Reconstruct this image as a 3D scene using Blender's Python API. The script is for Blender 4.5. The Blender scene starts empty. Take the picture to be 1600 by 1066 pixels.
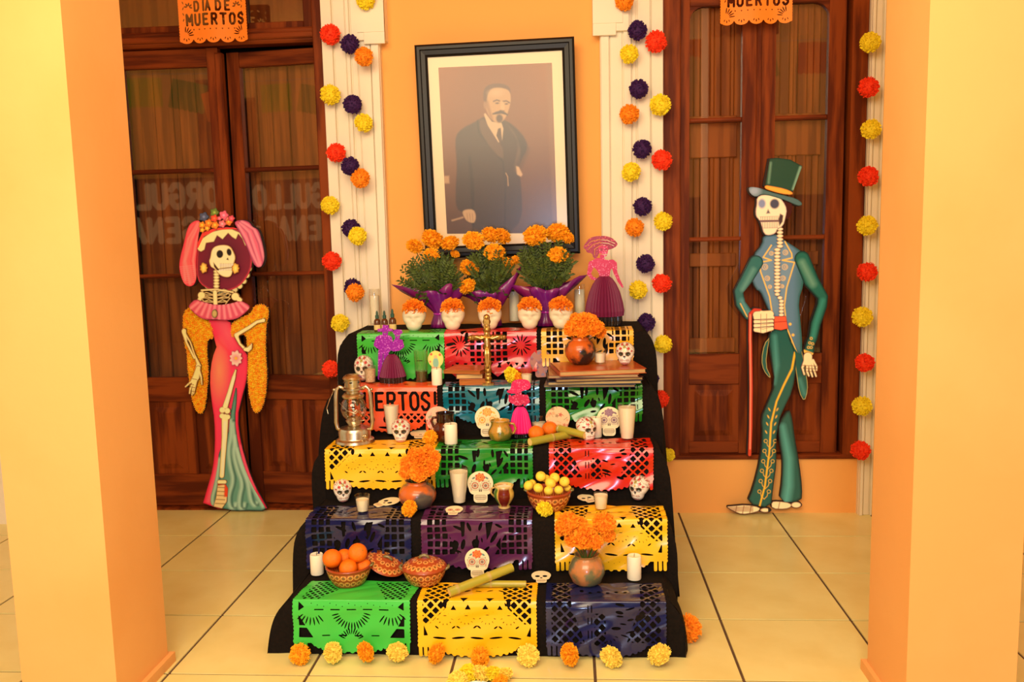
import bpy, bmesh, math, random
import numpy as np
from mathutils import Vector, Matrix
random.seed(7); np.random.seed(7)
S = bpy.context.scene
COL = S.collection
PI = math.pi
# ------------------------------------------------------------------ camera
FPX = 1350.0; PITCH = .1225; YAW = -.0684; ROLL = -.0224; CH = 1.45
_f = np.array([math.sin(YAW)*math.cos(PITCH), math.cos(YAW)*math.cos(PITCH), -math.sin(PITCH)])
_r0 = np.array([math.cos(YAW), -math.sin(YAW), 0.0]); _u0 = np.cross(_r0, _f)
_r = _r0*math.cos(ROLL)+_u0*math.sin(ROLL); _u = -_r0*math.sin(ROLL)+_u0*math.cos(ROLL)
CPOS = np.array([0, 0, CH])
cam = bpy.data.cameras.new('camera'); camo = bpy.data.objects.new('camera', cam); COL.objects.link(camo)
cam.sensor_width = 36; cam.lens = FPX/1600*36; cam.clip_start = .05
camo.matrix_world = Matrix(((_r[0], _u[0], -_f[0], 0), (_r[1], _u[1], -_f[1], 0), (_r[2], _u[2], -_f[2], CH), (0, 0, 0, 1)))
S.camera = camo
# ------------------------------------------------------------------ world, light, exposure
S.view_settings.view_transform = 'Standard'; S.view_settings.look = 'None'
S.view_settings.gamma = 1; S.view_settings.exposure = -0.05; S.view_settings.use_curve_mapping = False
W = bpy.data.worlds.new('world'); S.world = W; W.use_nodes = True
W.node_tree.nodes['Background'].inputs[0].default_value = (1.0, .79, .50, 1)
W.node_tree.nodes['Background'].inputs[1].default_value = .82
def area(name, loc, target, sx, sy, power, col, spread=PI):
    l = bpy.data.lights.new(name, 'AREA'); l.shape = 'RECTANGLE'; l.size = sx; l.size_y = sy
    l.energy = power; l.color = col; l.spread = spread
    o = bpy.data.objects.new(name, l); COL.objects.link(o); o.location = loc
    o.rotation_euler = (Vector(target)-Vector(loc)).to_track_quat('-Z', 'Y').to_euler()
    return o
area('corridor_ceiling_lamp', (-.3, 1.7, 3.05), (-.3, 2.8, .6), 2.2, .8, 44, (1, .80, .50))
area('porch_lamp', (-.7, -.5, 2.7), (-.35, 4.2, 1.0), 2.8, 1.3, 152, (1, .81, .53))
area('courtyard_opening', (-.02, -1.8, 1.30), (.02, 4.2, 1.35), .42, .40, 42, (.55, .70, 1.0))

# ------------------------------------------------------------------ pixel helpers (photograph 1600x1066)
def ray(px, py):
    return [_f[i] + _r[i]*(px-800)/FPX - _u[i]*(py-533)/FPX for i in range(3)]
def PY(px, py, Y):
    d = ray(px, py); k = Y/d[1]; return (d[0]*k, Y, CH+d[2]*k)
def PZ(px, py, Z):
    d = ray(px, py); k = (Z-CH)/d[2]; return (d[0]*k, d[1]*k, Z)
def XA(px, Y, Z):
    """world X that shows at column px for a point at depth Y, height Z"""
    k = (px-800)/FPX; z = Z-CH
    return ((k*_f[1]-_r[1])*Y+(k*_f[2]-_r[2])*z)/(_r[0]-k*_f[0])
def SC(Y): return Y/FPX*.99          # metres per pixel at depth Y

# ------------------------------------------------------------------ materials
MATS = {}
def L(c):   # sRGB 0-255 -> linear
    return tuple(((v/255)/12.92 if v/255 <= .04045 else ((v/255+.055)/1.055)**2.4) for v in c)
def mat(name, col=(.8, .8, .8), rough=.5, metal=0, noise=0, nscale=20, col2=None, bump=0, bscale=60, coat=0, attr=False,
        trans=0, ior=1.45, alpha=1, sheen=0, stretch=(1, 1, 1), spec=.5, sss=0, thin=0):
    if name in MATS: return MATS[name]
    m = bpy.data.materials.new(name); m.use_nodes = True; nt = m.node_tree; b = nt.nodes['Principled BSDF']
    b.inputs['Base Color'].default_value = (*col, 1); b.inputs['Roughness'].default_value = rough
    b.inputs['Metallic'].default_value = metal; b.inputs['Coat Weight'].default_value = coat
    b.inputs['Coat Roughness'].default_value = .12
    b.inputs['Transmission Weight'].default_value = trans; b.inputs['IOR'].default_value = ior
    b.inputs['Alpha'].default_value = alpha; b.inputs['Specular IOR Level'].default_value = spec
    b.inputs['Sheen Weight'].default_value = sheen
    if sss: b.inputs['Subsurface Weight'].default_value = sss; b.inputs['Subsurface Radius'].default_value = (.02, .01, .005)
    src = None
    if attr:
        a = nt.nodes.new('ShaderNodeAttribute'); a.attribute_name = 'Col'; src = a.outputs['Color']
    if noise or bump:
        tc = nt.nodes.new('ShaderNodeTexCoord'); mp = nt.nodes.new('ShaderNodeMapping'); mp.inputs['Scale'].default_value = stretch
        nt.links.new(tc.outputs['Object'], mp.inputs['Vector'])
    if noise:
        n = nt.nodes.new('ShaderNodeTexNoise'); n.inputs['Scale'].default_value = nscale; n.inputs['Detail'].default_value = 5
        nt.links.new(mp.outputs[0], n.inputs['Vector'])
        r = nt.nodes.new('ShaderNodeValToRGB'); r.color_ramp.elements[0].position = .5-.5/max(noise, .01)*.25 if noise > 1 else .3
        r.color_ramp.elements[1].position = .5+.5/max(noise, .01)*.25 if noise > 1 else .7
        c2 = col2 or tuple(v*.7 for v in col)
        if attr:
            r.color_ramp.elements[0].color = (1, 1, 1, 1); r.color_ramp.elements[1].color = (.78, .76, .74, 1)
            mx = nt.nodes.new('ShaderNodeMix'); mx.data_type = 'RGBA'; mx.blend_type = 'MULTIPLY'; mx.inputs[0].default_value = 1
            nt.links.new(n.outputs[0], r.inputs[0]); nt.links.new(src, mx.inputs[6]); nt.links.new(r.outputs[0], mx.inputs[7]); src = mx.outputs[2]
        else:
            r.color_ramp.elements[0].color = (*col, 1); r.color_ramp.elements[1].color = (*c2, 1)
            nt.links.new(n.outputs[0], r.inputs[0]); src = r.outputs[0]
    if src: nt.links.new(src, b.inputs['Base Color'])
    if bump:
        n2 = nt.nodes.new('ShaderNodeTexNoise'); n2.inputs['Scale'].default_value = bscale; n2.inputs['Detail'].default_value = 4
        nt.links.new(mp.outputs[0], n2.inputs['Vector'])
        bp = nt.nodes.new('ShaderNodeBump'); bp.inputs['Strength'].default_value = bump; bp.inputs['Distance'].default_value = .004
        nt.links.new(n2.outputs[0], bp.inputs['Height']); nt.links.new(bp.outputs[0], b.inputs['Normal'])
    MATS[name] = m; return m

M_wall = mat('wall_paint', (.94, .455, .12), .85, noise=1, nscale=1.3, col2=(.92, .43, .108), bump=.15, bscale=40)
M_pillar = mat('pillar_paint', (.88, .45, .145), .8, noise=1.3, nscale=1.5, col2=(.85, .41, .12), bump=.2, bscale=30)
M_white = mat('white_paint', (.90, .81, .63), .6, noise=1, nscale=2.5, col2=(.86, .76, .57), bump=.1, bscale=30)
M_wood = mat('stained_wood', (.25, .052, .010), .42, noise=1.6, nscale=5, col2=(.105, .02, .006), bump=.12, bscale=40, stretch=(4, 4, .35), spec=.1)
M_woodh = mat('stained_wood_rail', (.23, .047, .010), .42, noise=1.6, nscale=5, col2=(.10, .019, .006), bump=.12, bscale=40, stretch=(.35, 4, 4), spec=.1)
M_wooddk = mat('shutter_wood', (.42, .13, .025), .6, noise=1.5, nscale=5, col2=(.20, .055, .012), stretch=(5, 5, .3))
M_tile = mat('floor_tile', (.86, .76, .31), .26, noise=1.2, nscale=4, col2=(.81, .69, .26), bump=.04, bscale=8)
M_grout = mat('grout', (.13, .07, .035), .9, noise=1, nscale=30)
M_cloth = mat('black_cloth', (.012, .008, .006), .95, noise=1, nscale=90, col2=(.007, .005, .004), bump=.3, bscale=300, spec=.15)
def thin_glass(name, tint, lo, hi, rough=.02):
    m = bpy.data.materials.new(name); m.use_nodes = True; nt = m.node_tree; nt.nodes.clear()
    o = nt.nodes.new('ShaderNodeOutputMaterial'); mx = nt.nodes.new('ShaderNodeMixShader'); t = nt.nodes.new('ShaderNodeBsdfTransparent'); g = nt.nodes.new('ShaderNodeBsdfGlossy')
    lw = nt.nodes.new('ShaderNodeLayerWeight'); lw.inputs['Blend'].default_value = .35; mr = nt.nodes.new('ShaderNodeMapRange'); mr.inputs['To Min'].default_value = lo; mr.inputs['To Max'].default_value = hi
    t.inputs[0].default_value = (*tint, 1); g.inputs['Roughness'].default_value = rough
    nt.links.new(lw.outputs['Facing'], mr.inputs['Value']); nt.links.new(mr.outputs[0], mx.inputs[0]); nt.links.new(t.outputs[0], mx.inputs[1]); nt.links.new(g.outputs[0], mx.inputs[2]); nt.links.new(mx.outputs[0], o.inputs[0])
    return m
M_glass = thin_glass('window_glass', (.86, .82, .76), .16, .4)
M_clear = thin_glass('clear_glass', (.985, .98, .96), .04, .32)
M_attr = mat('painted_attr', attr=True, rough=.5)
M_attrg = mat('painted_gloss', attr=True, rough=.28, coat=.5)
M_paper = mat('painted_card', attr=True, rough=.6)
M_wax = mat('candle_wax', (.96, .87, .66), .5, sss=.15)
M_black = mat('black_lacquer', (.012, .009, .008), .25, coat=.5)
M_gold = mat('gold_metal', (.75, .42, .08), .3, metal=1, noise=1, nscale=60, col2=(.45, .22, .04))
M_brass = mat('silver_brass', (.70, .68, .54), .28, metal=1, noise=1, nscale=30, col2=(.55, .42, .25))

# ------------------------------------------------------------------ mesh helpers
class MB:
    def __init__(s): s.v = []; s.f = []; s.c = []
    def add(s, vs, fs, col=None):
        o = len(s.v); s.v += [tuple(v) for v in vs]; s.f += [tuple(i+o for i in f) for f in fs]
        if col is not None or s.c:
            s.c += [(1, 1, 1)]*(o-len(s.c))
            if col is None: col = (1, 1, 1)
            s.c += list(col) if len(col) == len(vs) and hasattr(col[0], '__len__') else [tuple(col)]*len(vs)
        return s
    def box(s, x0, x1, y0, y1, z0, z1, col=None, b=0):
        if b:
            # bevelled box: chamfer on the front (-y) face
            v = [(x0, y1, z0), (x1, y1, z0), (x1, y1, z1), (x0, y1, z1), (x0, y0+b, z0), (x1, y0+b, z0), (x1, y0+b, z1), (x0, y0+b, z1),
                 (x0+b, y0, z0+b), (x1-b, y0, z0+b), (x1-b, y0, z1-b), (x0+b, y0, z1-b)]
            f = [(3, 2, 1, 0)[::-1][::-1], (0, 1, 5, 4), (1, 2, 6, 5), (2, 3, 7, 6), (3, 0, 4, 7), (4, 5, 9, 8), (5, 6, 10, 9), (6, 7, 11, 10), (7, 4, 8, 11), (8, 9, 10, 11)]
            return s.add(v, f, col)
        v = [(x, y, z) for z in (z0, z1) for y in (y0, y1) for x in (x0, x1)]
        return s.add(v, [(0, 2, 3, 1), (4, 5, 7, 6), (0, 1, 5, 4), (2, 6, 7, 3), (0, 4, 6, 2), (1, 3, 7, 5)], col)
    def lathe(s, prof, n=24, c=(0, 0, 0), col=None, squash=1, close=False, colf=None, radf=None):
        vs = []; cs = []
        for k, (r, z) in enumerate(prof):
            for i in range(n):
                a = 2*PI*i/n; rr = r*(radf(a, k, z) if radf else 1)
                vs.append((c[0]+rr*math.cos(a), c[1]+rr*math.sin(a)*squash, c[2]+z))
                if colf: cs.append(colf(a, z, r))
        fs = [(k*n+i, k*n+(i+1) % n, (k+1)*n+(i+1) % n, (k+1)*n+i) for k in range(len(prof)-1) for i in range(n)]
        if prof[0][0] > 1e-6 and close: fs.append(tuple(range(n))[::-1])
        if prof[-1][0] > 1e-6 and close: fs.append(tuple((len(prof)-1)*n+i for i in range(n)))
        return s.add(vs, fs, cs if colf else col)
    def tube(s, pts, rad, n=8, col=None, cap=True):
        pts = [Vector(p) for p in pts]
        if not hasattr(rad, '__len__'): rad = [rad]*len(pts)
        vs = []; up = None
        for i, p in enumerate(pts):
            t = (pts[min(i+1, len(pts)-1)]-pts[max(i-1, 0)]).normalized()
            if up is None: up = Vector((0, 0, 1)) if abs(t.z) < .9 else Vector((0, 1, 0))
            a = t.cross(up).normalized(); b = a.cross(t).normalized(); up = b
            vs += [p+(a*math.cos(2*PI*k/n)+b*math.sin(2*PI*k/n))*rad[i] for k in range(n)]
        fs = [(i*n+k, i*n+(k+1) % n, (i+1)*n+(k+1) % n, (i+1)*n+k) for i in range(len(pts)-1) for k in range(n)]
        if cap: fs += [tuple(range(n))[::-1], tuple((len(pts)-1)*n+k for k in range(n))]
        return s.add(vs, fs, col)
    def ball(s, c, r, n=12, m=8, sc=(1, 1, 1), col=None, rf=None):
        vs = []; fs = []
        for j in range(m+1):
            t = PI*j/m
            for i in range(n):
                a = 2*PI*i/n; d = (math.sin(t)*math.cos(a), math.sin(t)*math.sin(a), math.cos(t)); k = r*(rf(*d) if rf else 1)
                vs.append((c[0]+d[0]*k*sc[0], c[1]+d[1]*k*sc[1], c[2]+d[2]*k*sc[2]))
        fs = [(j*n+i, (j+1)*n+i, (j+1)*n+(i+1) % n, j*n+(i+1) % n) for j in range(m) for i in range(n)]
        return s.add(vs, fs, col)
    def mesh(s, name, m, smooth=False):
        me = bpy.data.meshes.new(name); me.from_pydata(s.v, [], s.f); me.materials.append(m)
        if s.c:
            s.c += [(1, 1, 1)]*(len(s.v)-len(s.c))
            ca = me.color_attributes.new('Col', 'FLOAT_COLOR', 'POINT')
            arr = np.ones((len(s.v), 4), np.float32); arr[:, :3] = np.array(s.c, np.float32); ca.data.foreach_set('color', arr.ravel())
        if smooth: me.polygons.foreach_set('use_smooth', [True]*len(me.polygons))
        me.validate(); me.update(); return me
    def build(s, name, m, parent=None, smooth=False, sharp=None):
        me = s.mesh(name, m, smooth)
        if sharp and smooth:
            bm = bmesh.new(); bm.from_mesh(me)
            for e in bm.edges:
                if len(e.link_faces) == 2 and e.calc_face_angle(0) > sharp: e.smooth = False
            bm.to_mesh(me); bm.free()
        return link(name, me, parent)
def link(name, data, parent=None, loc=None):
    o = bpy.data.objects.new(name, data); COL.objects.link(o)
    if parent: o.parent = parent
    if loc: o.location = loc
    return o
def tag(o, label=None, cat=None, group=None, kind=None):
    if label: o['label'] = label
    if cat: o['category'] = cat
    if group: o['group'] = group
    if kind: o['kind'] = kind
    return o
def thing(name, label, cat, loc=(0, 0, 0), rz=0, group=None, rx=0, ry=0):
    o = link(name, None, None, loc); o.rotation_euler = (rx, ry, rz)
    return tag(o, label, cat, group)
def dup(root, loc=None, rz=None, label=None, group=None, scale=None, rot=None):
    def cp(o, parent):
        c = o.copy(); COL.objects.link(c)
        if parent: c.parent = parent
        for ch in o.children: cp(ch, c)
        return c
    r = cp(root, None)
    if loc is not None: r.location = loc
    if rot is not None: r.rotation_euler = rot
    elif rz is not None: r.rotation_euler = (root.rotation_euler[0], root.rotation_euler[1], rz)
    if scale is not None: r.scale = (scale,)*3 if not hasattr(scale, '__len__') else scale
    if label: r['label'] = label
    if group: r['group'] = group
    return r

# ------------------------------------------------------------------ flat shapes: signed distance fields cut to smooth outlines
def s_circ(cx, cy, r): return lambda x, y: np.hypot(x-cx, y-cy)-r
def s_ell(cx, cy, rx, ry, a=0):
    ca, sa = math.cos(a), math.sin(a)
    def f(x, y):
        u = (x-cx)*ca+(y-cy)*sa; v = -(x-cx)*sa+(y-cy)*ca
        return (np.hypot(u/rx, v/ry)-1)*min(rx, ry)
    return f
def s_box(x0, y0, x1, y1, r=0):
    def f(x, y):
        dx = np.abs(x-(x0+x1)/2)-(x1-x0)/2+r; dy = np.abs(y-(y0+y1)/2)-(y1-y0)/2+r
        return np.hypot(np.maximum(dx, 0), np.maximum(dy, 0))+np.minimum(np.maximum(dx, dy), 0)-r
    return f
def s_cap(pts, rad):
    if not hasattr(rad, '__len__'): rad = [rad]*len(pts)
    def f(x, y):
        d = np.full(np.shape(x), 1e9)
        for (a, ra), (b, rb) in zip(list(zip(pts, rad))[:-1], list(zip(pts, rad))[1:]):
            bx, by = b[0]-a[0], b[1]-a[1]; l = bx*bx+by*by+1e-12
            t = np.clip(((x-a[0])*bx+(y-a[1])*by)/l, 0, 1)
            d = np.minimum(d, np.hypot(x-a[0]-t*bx, y-a[1]-t*by)-(ra+(rb-ra)*t))
        return d
    return f
def curve(P, n=2):
    for _ in range(n):
        Q = [P[0]]
        for a, b in zip(P, P[1:]): Q += [(a[0]*.75+b[0]*.25, a[1]*.75+b[1]*.25), (a[0]*.25+b[0]*.75, a[1]*.25+b[1]*.75)]
        P = Q+[P[-1]]
    return P
def s_poly(P, smooth=0):
    if smooth:
        for _ in range(smooth):
            Q = []
            for i in range(len(P)):
                a, b = P[i], P[(i+1) % len(P)]
                Q += [(a[0]*.75+b[0]*.25, a[1]*.75+b[1]*.25), (a[0]*.25+b[0]*.75, a[1]*.25+b[1]*.75)]
            P = Q
    def f(x, y):
        d = np.full(np.shape(x), 1e18); s = np.ones(np.shape(x)); n = len(P)
        for i in range(n):
            ax, ay = P[i]; bx, by = P[i-1]; ex, ey = bx-ax, by-ay; wx, wy = x-ax, y-ay
            t = np.clip((wx*ex+wy*ey)/(ex*ex+ey*ey+1e-12), 0, 1)
            d = np.minimum(d, (wx-ex*t)**2+(wy-ey*t)**2)
            c1 = y >= ay; c2 = y < by; c3 = ex*wy > ey*wx
            s = np.where((c1 & c2 & c3) | (~c1 & ~c2 & ~c3), -s, s)
        return s*np.sqrt(d)
    return f
def s_u(*fs): return lambda x, y: np.minimum.reduce([f(x, y) for f in fs])
def s_i(*fs): return lambda x, y: np.maximum.reduce([f(x, y) for f in fs])
def s_sub(a, b): return lambda x, y: np.maximum(a(x, y), -b(x, y))
def s_off(a, r): return lambda x, y: a(x, y)-r
def msq(F, xs, ys):
    """marching squares: the polygons where F<0, smooth outline"""
    ny, nx = F.shape; ins = F < 0; V = []; idx = -np.ones((ny, nx), int)
    jj, ii = np.nonzero(ins); idx[jj, ii] = np.arange(len(jj)); V = [(xs[i], ys[j]) for j, i in zip(jj, ii)]
    cnt = ins[:-1, :-1].astype(int)+ins[:-1, 1:]+ins[1:, :-1]+ins[1:, 1:]
    J, I = np.nonzero(cnt == 4)
    faces = np.stack([idx[J, I], idx[J, I+1], idx[J+1, I+1], idx[J+1, I]], 1).tolist() if len(J) else []
    ed = {}
    def ev(j0, i0, j1, i1):
        if (j1, i1) < (j0, i0): j0, i0, j1, i1 = j1, i1, j0, i0
        k = (j0, i0, j1, i1)
        if k not in ed:
            a, b = F[j0, i0], F[j1, i1]; t = min(max(a/(a-b), .02), .98); ed[k] = len(V)
            V.append((xs[i0]+(xs[i1]-xs[i0])*t, ys[j0]+(ys[j1]-ys[j0])*t))
        return ed[k]
    J, I = np.nonzero((cnt > 0) & (cnt < 4))
    for j, i in zip(J.tolist(), I.tolist()):
        c = [(j, i), (j, i+1), (j+1, i+1), (j+1, i)]; poly = []
        for k in range(4):
            a, b = c[k], c[(k+1) % 4]
            if ins[a]: poly.append(int(idx[a]))
            if ins[a] != ins[b]: poly.append(ev(*a, *b))
        if len(poly) > 2: faces.append(poly)
    return np.array(V), faces
def flat(name, sdf, bb, step, m3, mat_, col=None, parent=None, thick=0, smooth=False, relief=None):
    """sdf (in drawing units) cut out, mapped to space by m3(u,v,d) with d = depth behind the front; col(x,y,d)->Nx3"""
    xs = np.arange(bb[0], bb[2]+step, step); ys = np.arange(bb[1], bb[3]+step, step)
    X, Y = np.meshgrid(xs, ys); F = sdf(X, Y); F = np.where(np.abs(F) < 1e-9, 1e-9, F)
    V, faces = msq(F, xs, ys)
    if not len(V): return None
    n = len(V); r = relief(V[:, 0], V[:, 1], -sdf(V[:, 0], V[:, 1])) if relief else np.zeros(n)
    P = m3(V[:, 0], V[:, 1], -r)
    fs = [list(f) for f in faces]
    if thick:
        B = m3(V[:, 0], V[:, 1], np.full(n, thick))
        ecount = {}
        for f in fs:
            for a, b in zip(f, f[1:]+f[:1]): ecount[(a, b)] = 1
        side = [[b, a, a+n, b+n] for (a, b) in ecount if (b, a) not in ecount]
        fs = fs+[[i+n for i in f[::-1]] for f in faces]+side
        P = np.vstack([P, B])
    me = bpy.data.meshes.new(name); me.from_pydata(P.tolist(), [], fs); me.materials.append(mat_)
    if col is not None:
        c = np.clip(col(V[:, 0], V[:, 1], -sdf(V[:, 0], V[:, 1])), 0, 1)
        if thick: c = np.vstack([c, c*.6])
        arr = np.ones((len(P), 4), np.float32); arr[:, :3] = c
        me.color_attributes.new('Col', 'FLOAT_COLOR', 'POINT').data.foreach_set('color', arr.ravel())
    if smooth: me.polygons.foreach_set('use_smooth', [True]*len(me.polygons))
    me.update()
    return link(name, me, parent)
def planeY(Y0, loc=(0, 0, 0)):
    """drawing units = photograph pixels, laid on the upright plane Y = Y0"""
    def m(u, v, d):
        Y = Y0+d; R_ = [_f[i]+_r[i]*(u-800)/FPX-_u[i]*(v-533)/FPX for i in range(3)]; k = Y0/R_[1]
        return np.stack([R_[0]*k-loc[0], np.zeros_like(u)+Y-loc[1], CH+R_[2]*k-loc[2]], 1)
    return m
def planeL(sc=1, up=1):
    """drawing units scaled onto the local XZ plane, facing -Y"""
    return lambda u, v, d: np.stack([u*sc, np.zeros_like(u)+d, up*v*sc], 1)
class Paint:
    """colour of a printed or painted flat surface: base then strokes"""
    k = 1.0
    def __init__(s, base): s.base = np.array(L(base)); s.ops = []
    def edge(s, c, w): s.ops.append(('e', np.array(L(c)), w)); return s
    def add(s, f, c, w=.6, a=1): s.ops.append(('s', f, np.array(L(c)), w, a)); return s
    def line(s, f, c, lw, w=.6, a=1): s.ops.append(('s', (lambda x, y: np.abs(f(x, y))-lw), np.array(L(c)), w, a)); return s
    def fx(s, fn): s.ops.append(('f', fn)); return s
    def __call__(s, x, y, d):
        C = np.tile(s.base, (len(x), 1))
        for o in s.ops:
            if o[0] == 'e': k = np.clip(1-d/o[2], 0, 1)[:, None]; C = C*(1-k)+o[1]*k
            elif o[0] == 's': k = (np.clip(.5-o[1](x, y)/(2*o[3]), 0, 1)*o[4])[:, None]; C = C*(1-k)+o[2]*k
            else: C = o[1](x, y, d, C)
        return C*s.k
GLY = {'O': [[(0, .2), (0, .8), (.2, 1), (.5, 1), (.7, .8), (.7, .2), (.5, 0), (.2, 0), (0, .2)]], 'R': [[(0, 0), (0, 1), (.5, 1), (.65, .88), (.65, .62), (.5, .5), (0, .5)], [(.35, .5), (.68, 0)]],
 'G': [[(.7, .8), (.5, 1), (.2, 1), (0, .8), (0, .2), (.2, 0), (.5, 0), (.7, .2), (.7, .48), (.42, .48)]], 'U': [[(0, 1), (0, .2), (.2, 0), (.5, 0), (.7, .2), (.7, 1)]], 'L': [[(0, 1), (0, 0), (.6, 0)]],
 'E': [[(.62, 1), (0, 1), (0, 0), (.62, 0)], [(0, .5), (.5, .5)]], 'N': [[(0, 0), (0, 1), (.7, 0), (.7, 1)]], 'S': [[(.65, .82), (.5, 1), (.2, 1), (0, .82), (0, .65), (.65, .35), (.65, .18), (.45, 0), (.15, 0), (0, .18)]],
 'D': [[(0, 0), (0, 1), (.45, 1), (.7, .75), (.7, .25), (.45, 0), (0, 0)]], 'I': [[(.2, 0), (.2, 1)]], 'Í': [[(.2, 0), (.2, .95)], [(.22, 1.12), (.38, 1.28)]], 'A': [[(0, 0), (.35, 1), (.7, 0)], [(.13, .35), (.57, .35)]],
 'M': [[(0, 0), (0, 1), (.4, .35), (.8, 1), (.8, 0)]], 'T': [[(0, 1), (.7, 1)], [(.35, 1), (.35, 0)]], '!': [[(.15, .35), (.15, 1)], [(.15, 0), (.15, .06)]], ' ': []}
def text_sdf(txt, x, y, h, lw, wid=.75, adv=1.05, up=-1):
    """stroke lettering; y is the baseline; up=-1 when y grows downwards"""
    fs = []
    for ch in txt:
        for st in GLY[ch]:
            fs.append(s_cap([(x+p[0]*h*wid, y+up*p[1]*h) for p in st], lw))
        x += h*wid*(adv if ch not in 'IÍ! ' else .62)
    return s_u(*fs)
# ================================================================== STRUCTURE
YW = 4.38
def struct(name, mb, m, parent=None, loc=None):
    o = mb.build(name, m, parent)
    if loc: o.location = loc
    if not parent: o['kind'] = 'structure'
    return o
# ---- floor: grout bed and separate tiles
TX, TY = .4797, .45
fl = struct('floor', MB().box(-8.5, 7.5, -3.4, 5.2, -.05, -.004), M_grout)
tm = MB().box(.0035, TX-.0035, .0035, TY-.0035, -.03, 0); tm = None
b = MB(); g = .0040; e = .0012
b.add([(g, g, -.012), (TX-g, g, -.012), (TX-g, TY-g, -.012), (g, TY-g, -.012), (g+e, g+e, 0), (TX-g-e, g+e, 0), (TX-g-e, TY-g-e, 0), (g+e, TY-g-e, 0)],
      [(4, 5, 6, 7), (0, 1, 5, 4), (1, 2, 6, 5), (2, 3, 7, 6), (3, 0, 4, 7)])
tile_me = b.mesh('floor_tile', M_tile)
for i in range(-5, 13):
    for j in range(-3, 14):
        x = -1.854+i*TX; y = 4.033-j*TY
        if x+TX > 4.2 or x < -4.2: continue
        t = link('floor_tile', tile_me, fl, (x, y, 0)); 
# ---- back wall and openings
def XW(px, py=400, Y=YW): return PY(px, py, Y)[0]
def ZW(px, py, Y=YW): return PY(px, py, Y)[2]
xdl0, xdl1 = -2.50, XW(524)         # left door opening
xdr0, xdr1 = XW(1036), XW(1347)     # right door opening
zsill = ZW(1200, 716); ztop = 3.1
w = MB()
w.box(-4.2, xdl0, YW, YW+.2, 0, ztop); w.box(xdl1, xdr0, YW, YW+.2, 0, ztop); w.box(xdr1, 4.2, YW, YW+.2, 0, ztop)
w.box(xdr0, xdr1, YW, YW+.2, 0, zsill); w.box(xdl0, xdl1, YW, YW+.2, 2.95, ztop); w.box(xdr0, xdr1, YW, YW+.2, 2.95, ztop)
struct('wall_back', w, M_wall)
ce = MB(); ce.box(-4.2, 4.2, 1.0, 4.6, ztop, ztop+.1); struct('ceiling', ce, M_wall)
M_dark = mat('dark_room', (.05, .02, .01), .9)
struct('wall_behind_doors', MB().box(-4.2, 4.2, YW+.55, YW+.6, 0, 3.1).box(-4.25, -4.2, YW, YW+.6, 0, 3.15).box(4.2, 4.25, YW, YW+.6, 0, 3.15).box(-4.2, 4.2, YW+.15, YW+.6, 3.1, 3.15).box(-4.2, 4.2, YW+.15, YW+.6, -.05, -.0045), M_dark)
# ---- pilasters with stepped heads
def pilaster(n, x0, x1, yf, zneck, side, flutes, foot=0, head=True):
    t = link('trim_%d' % n, None); t['kind'] = 'structure'
    wd = x1-x0
    m = MB().box(x0, x1, yf+.02, YW, foot, ztop)
    struct('shaft', m, M_white, t)
    xs = [x0, *[x0+wd*f for f in flutes], x1]
    for i, (a, b_) in enumerate(zip(xs, xs[1:])):
        if b_-a < .01: continue
        dp = [.0, .012, .004, .014, .006, 0][i % 6]
        struct('moulding', MB().box(a+.0025, b_-.0025, yf+dp, yf+.021, foot, ztop-.01, b=.003), M_white, t)
    if head:
        a, b_ = (x0+wd*.55, x1+.035) if side > 0 else (x0-.035, x0+wd*.45)
        struct('bracket', MB().box(a, b_, yf-.018, YW, zneck, ztop), M_white, t)
        struct('bracket_moulding', MB().box(a+.03*(side > 0), b_-.03*(side < 0)-.0*side, yf-.026, yf-.01, zneck+.035, ztop).box(
            a+(.0 if side < 0 else .06), b_-(.0 if side > 0 else .06), yf-.022, yf-.01, zneck-.02, zneck+.1, b=.002), M_white, t)
    return t
pilaster(1, XW(523), XW(609), 4.315, ZW(605, 62, 4.31), 1, (.2, .42, .5, .62, .85))
pilaster(2, XW(940), XW(1035), 4.315, ZW(935, 50, 4.31), -1, (.15, .36, .5, .58, .8))
pilaster(3, XW(1348), XW(1370), 4.33, 0, 1, (.3, .8), foot=0, head=False)
struct('trim_4', MB().box(XW(1370), XW(1377)+.02, 4.30, YW, 0, ztop), mat('yellow_trim', (.85, .62, .2), .7))
struct('trim_5', MB().box(-3.05, -2.80, 4.2, YW, 0, 1.2), M_white)
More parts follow.
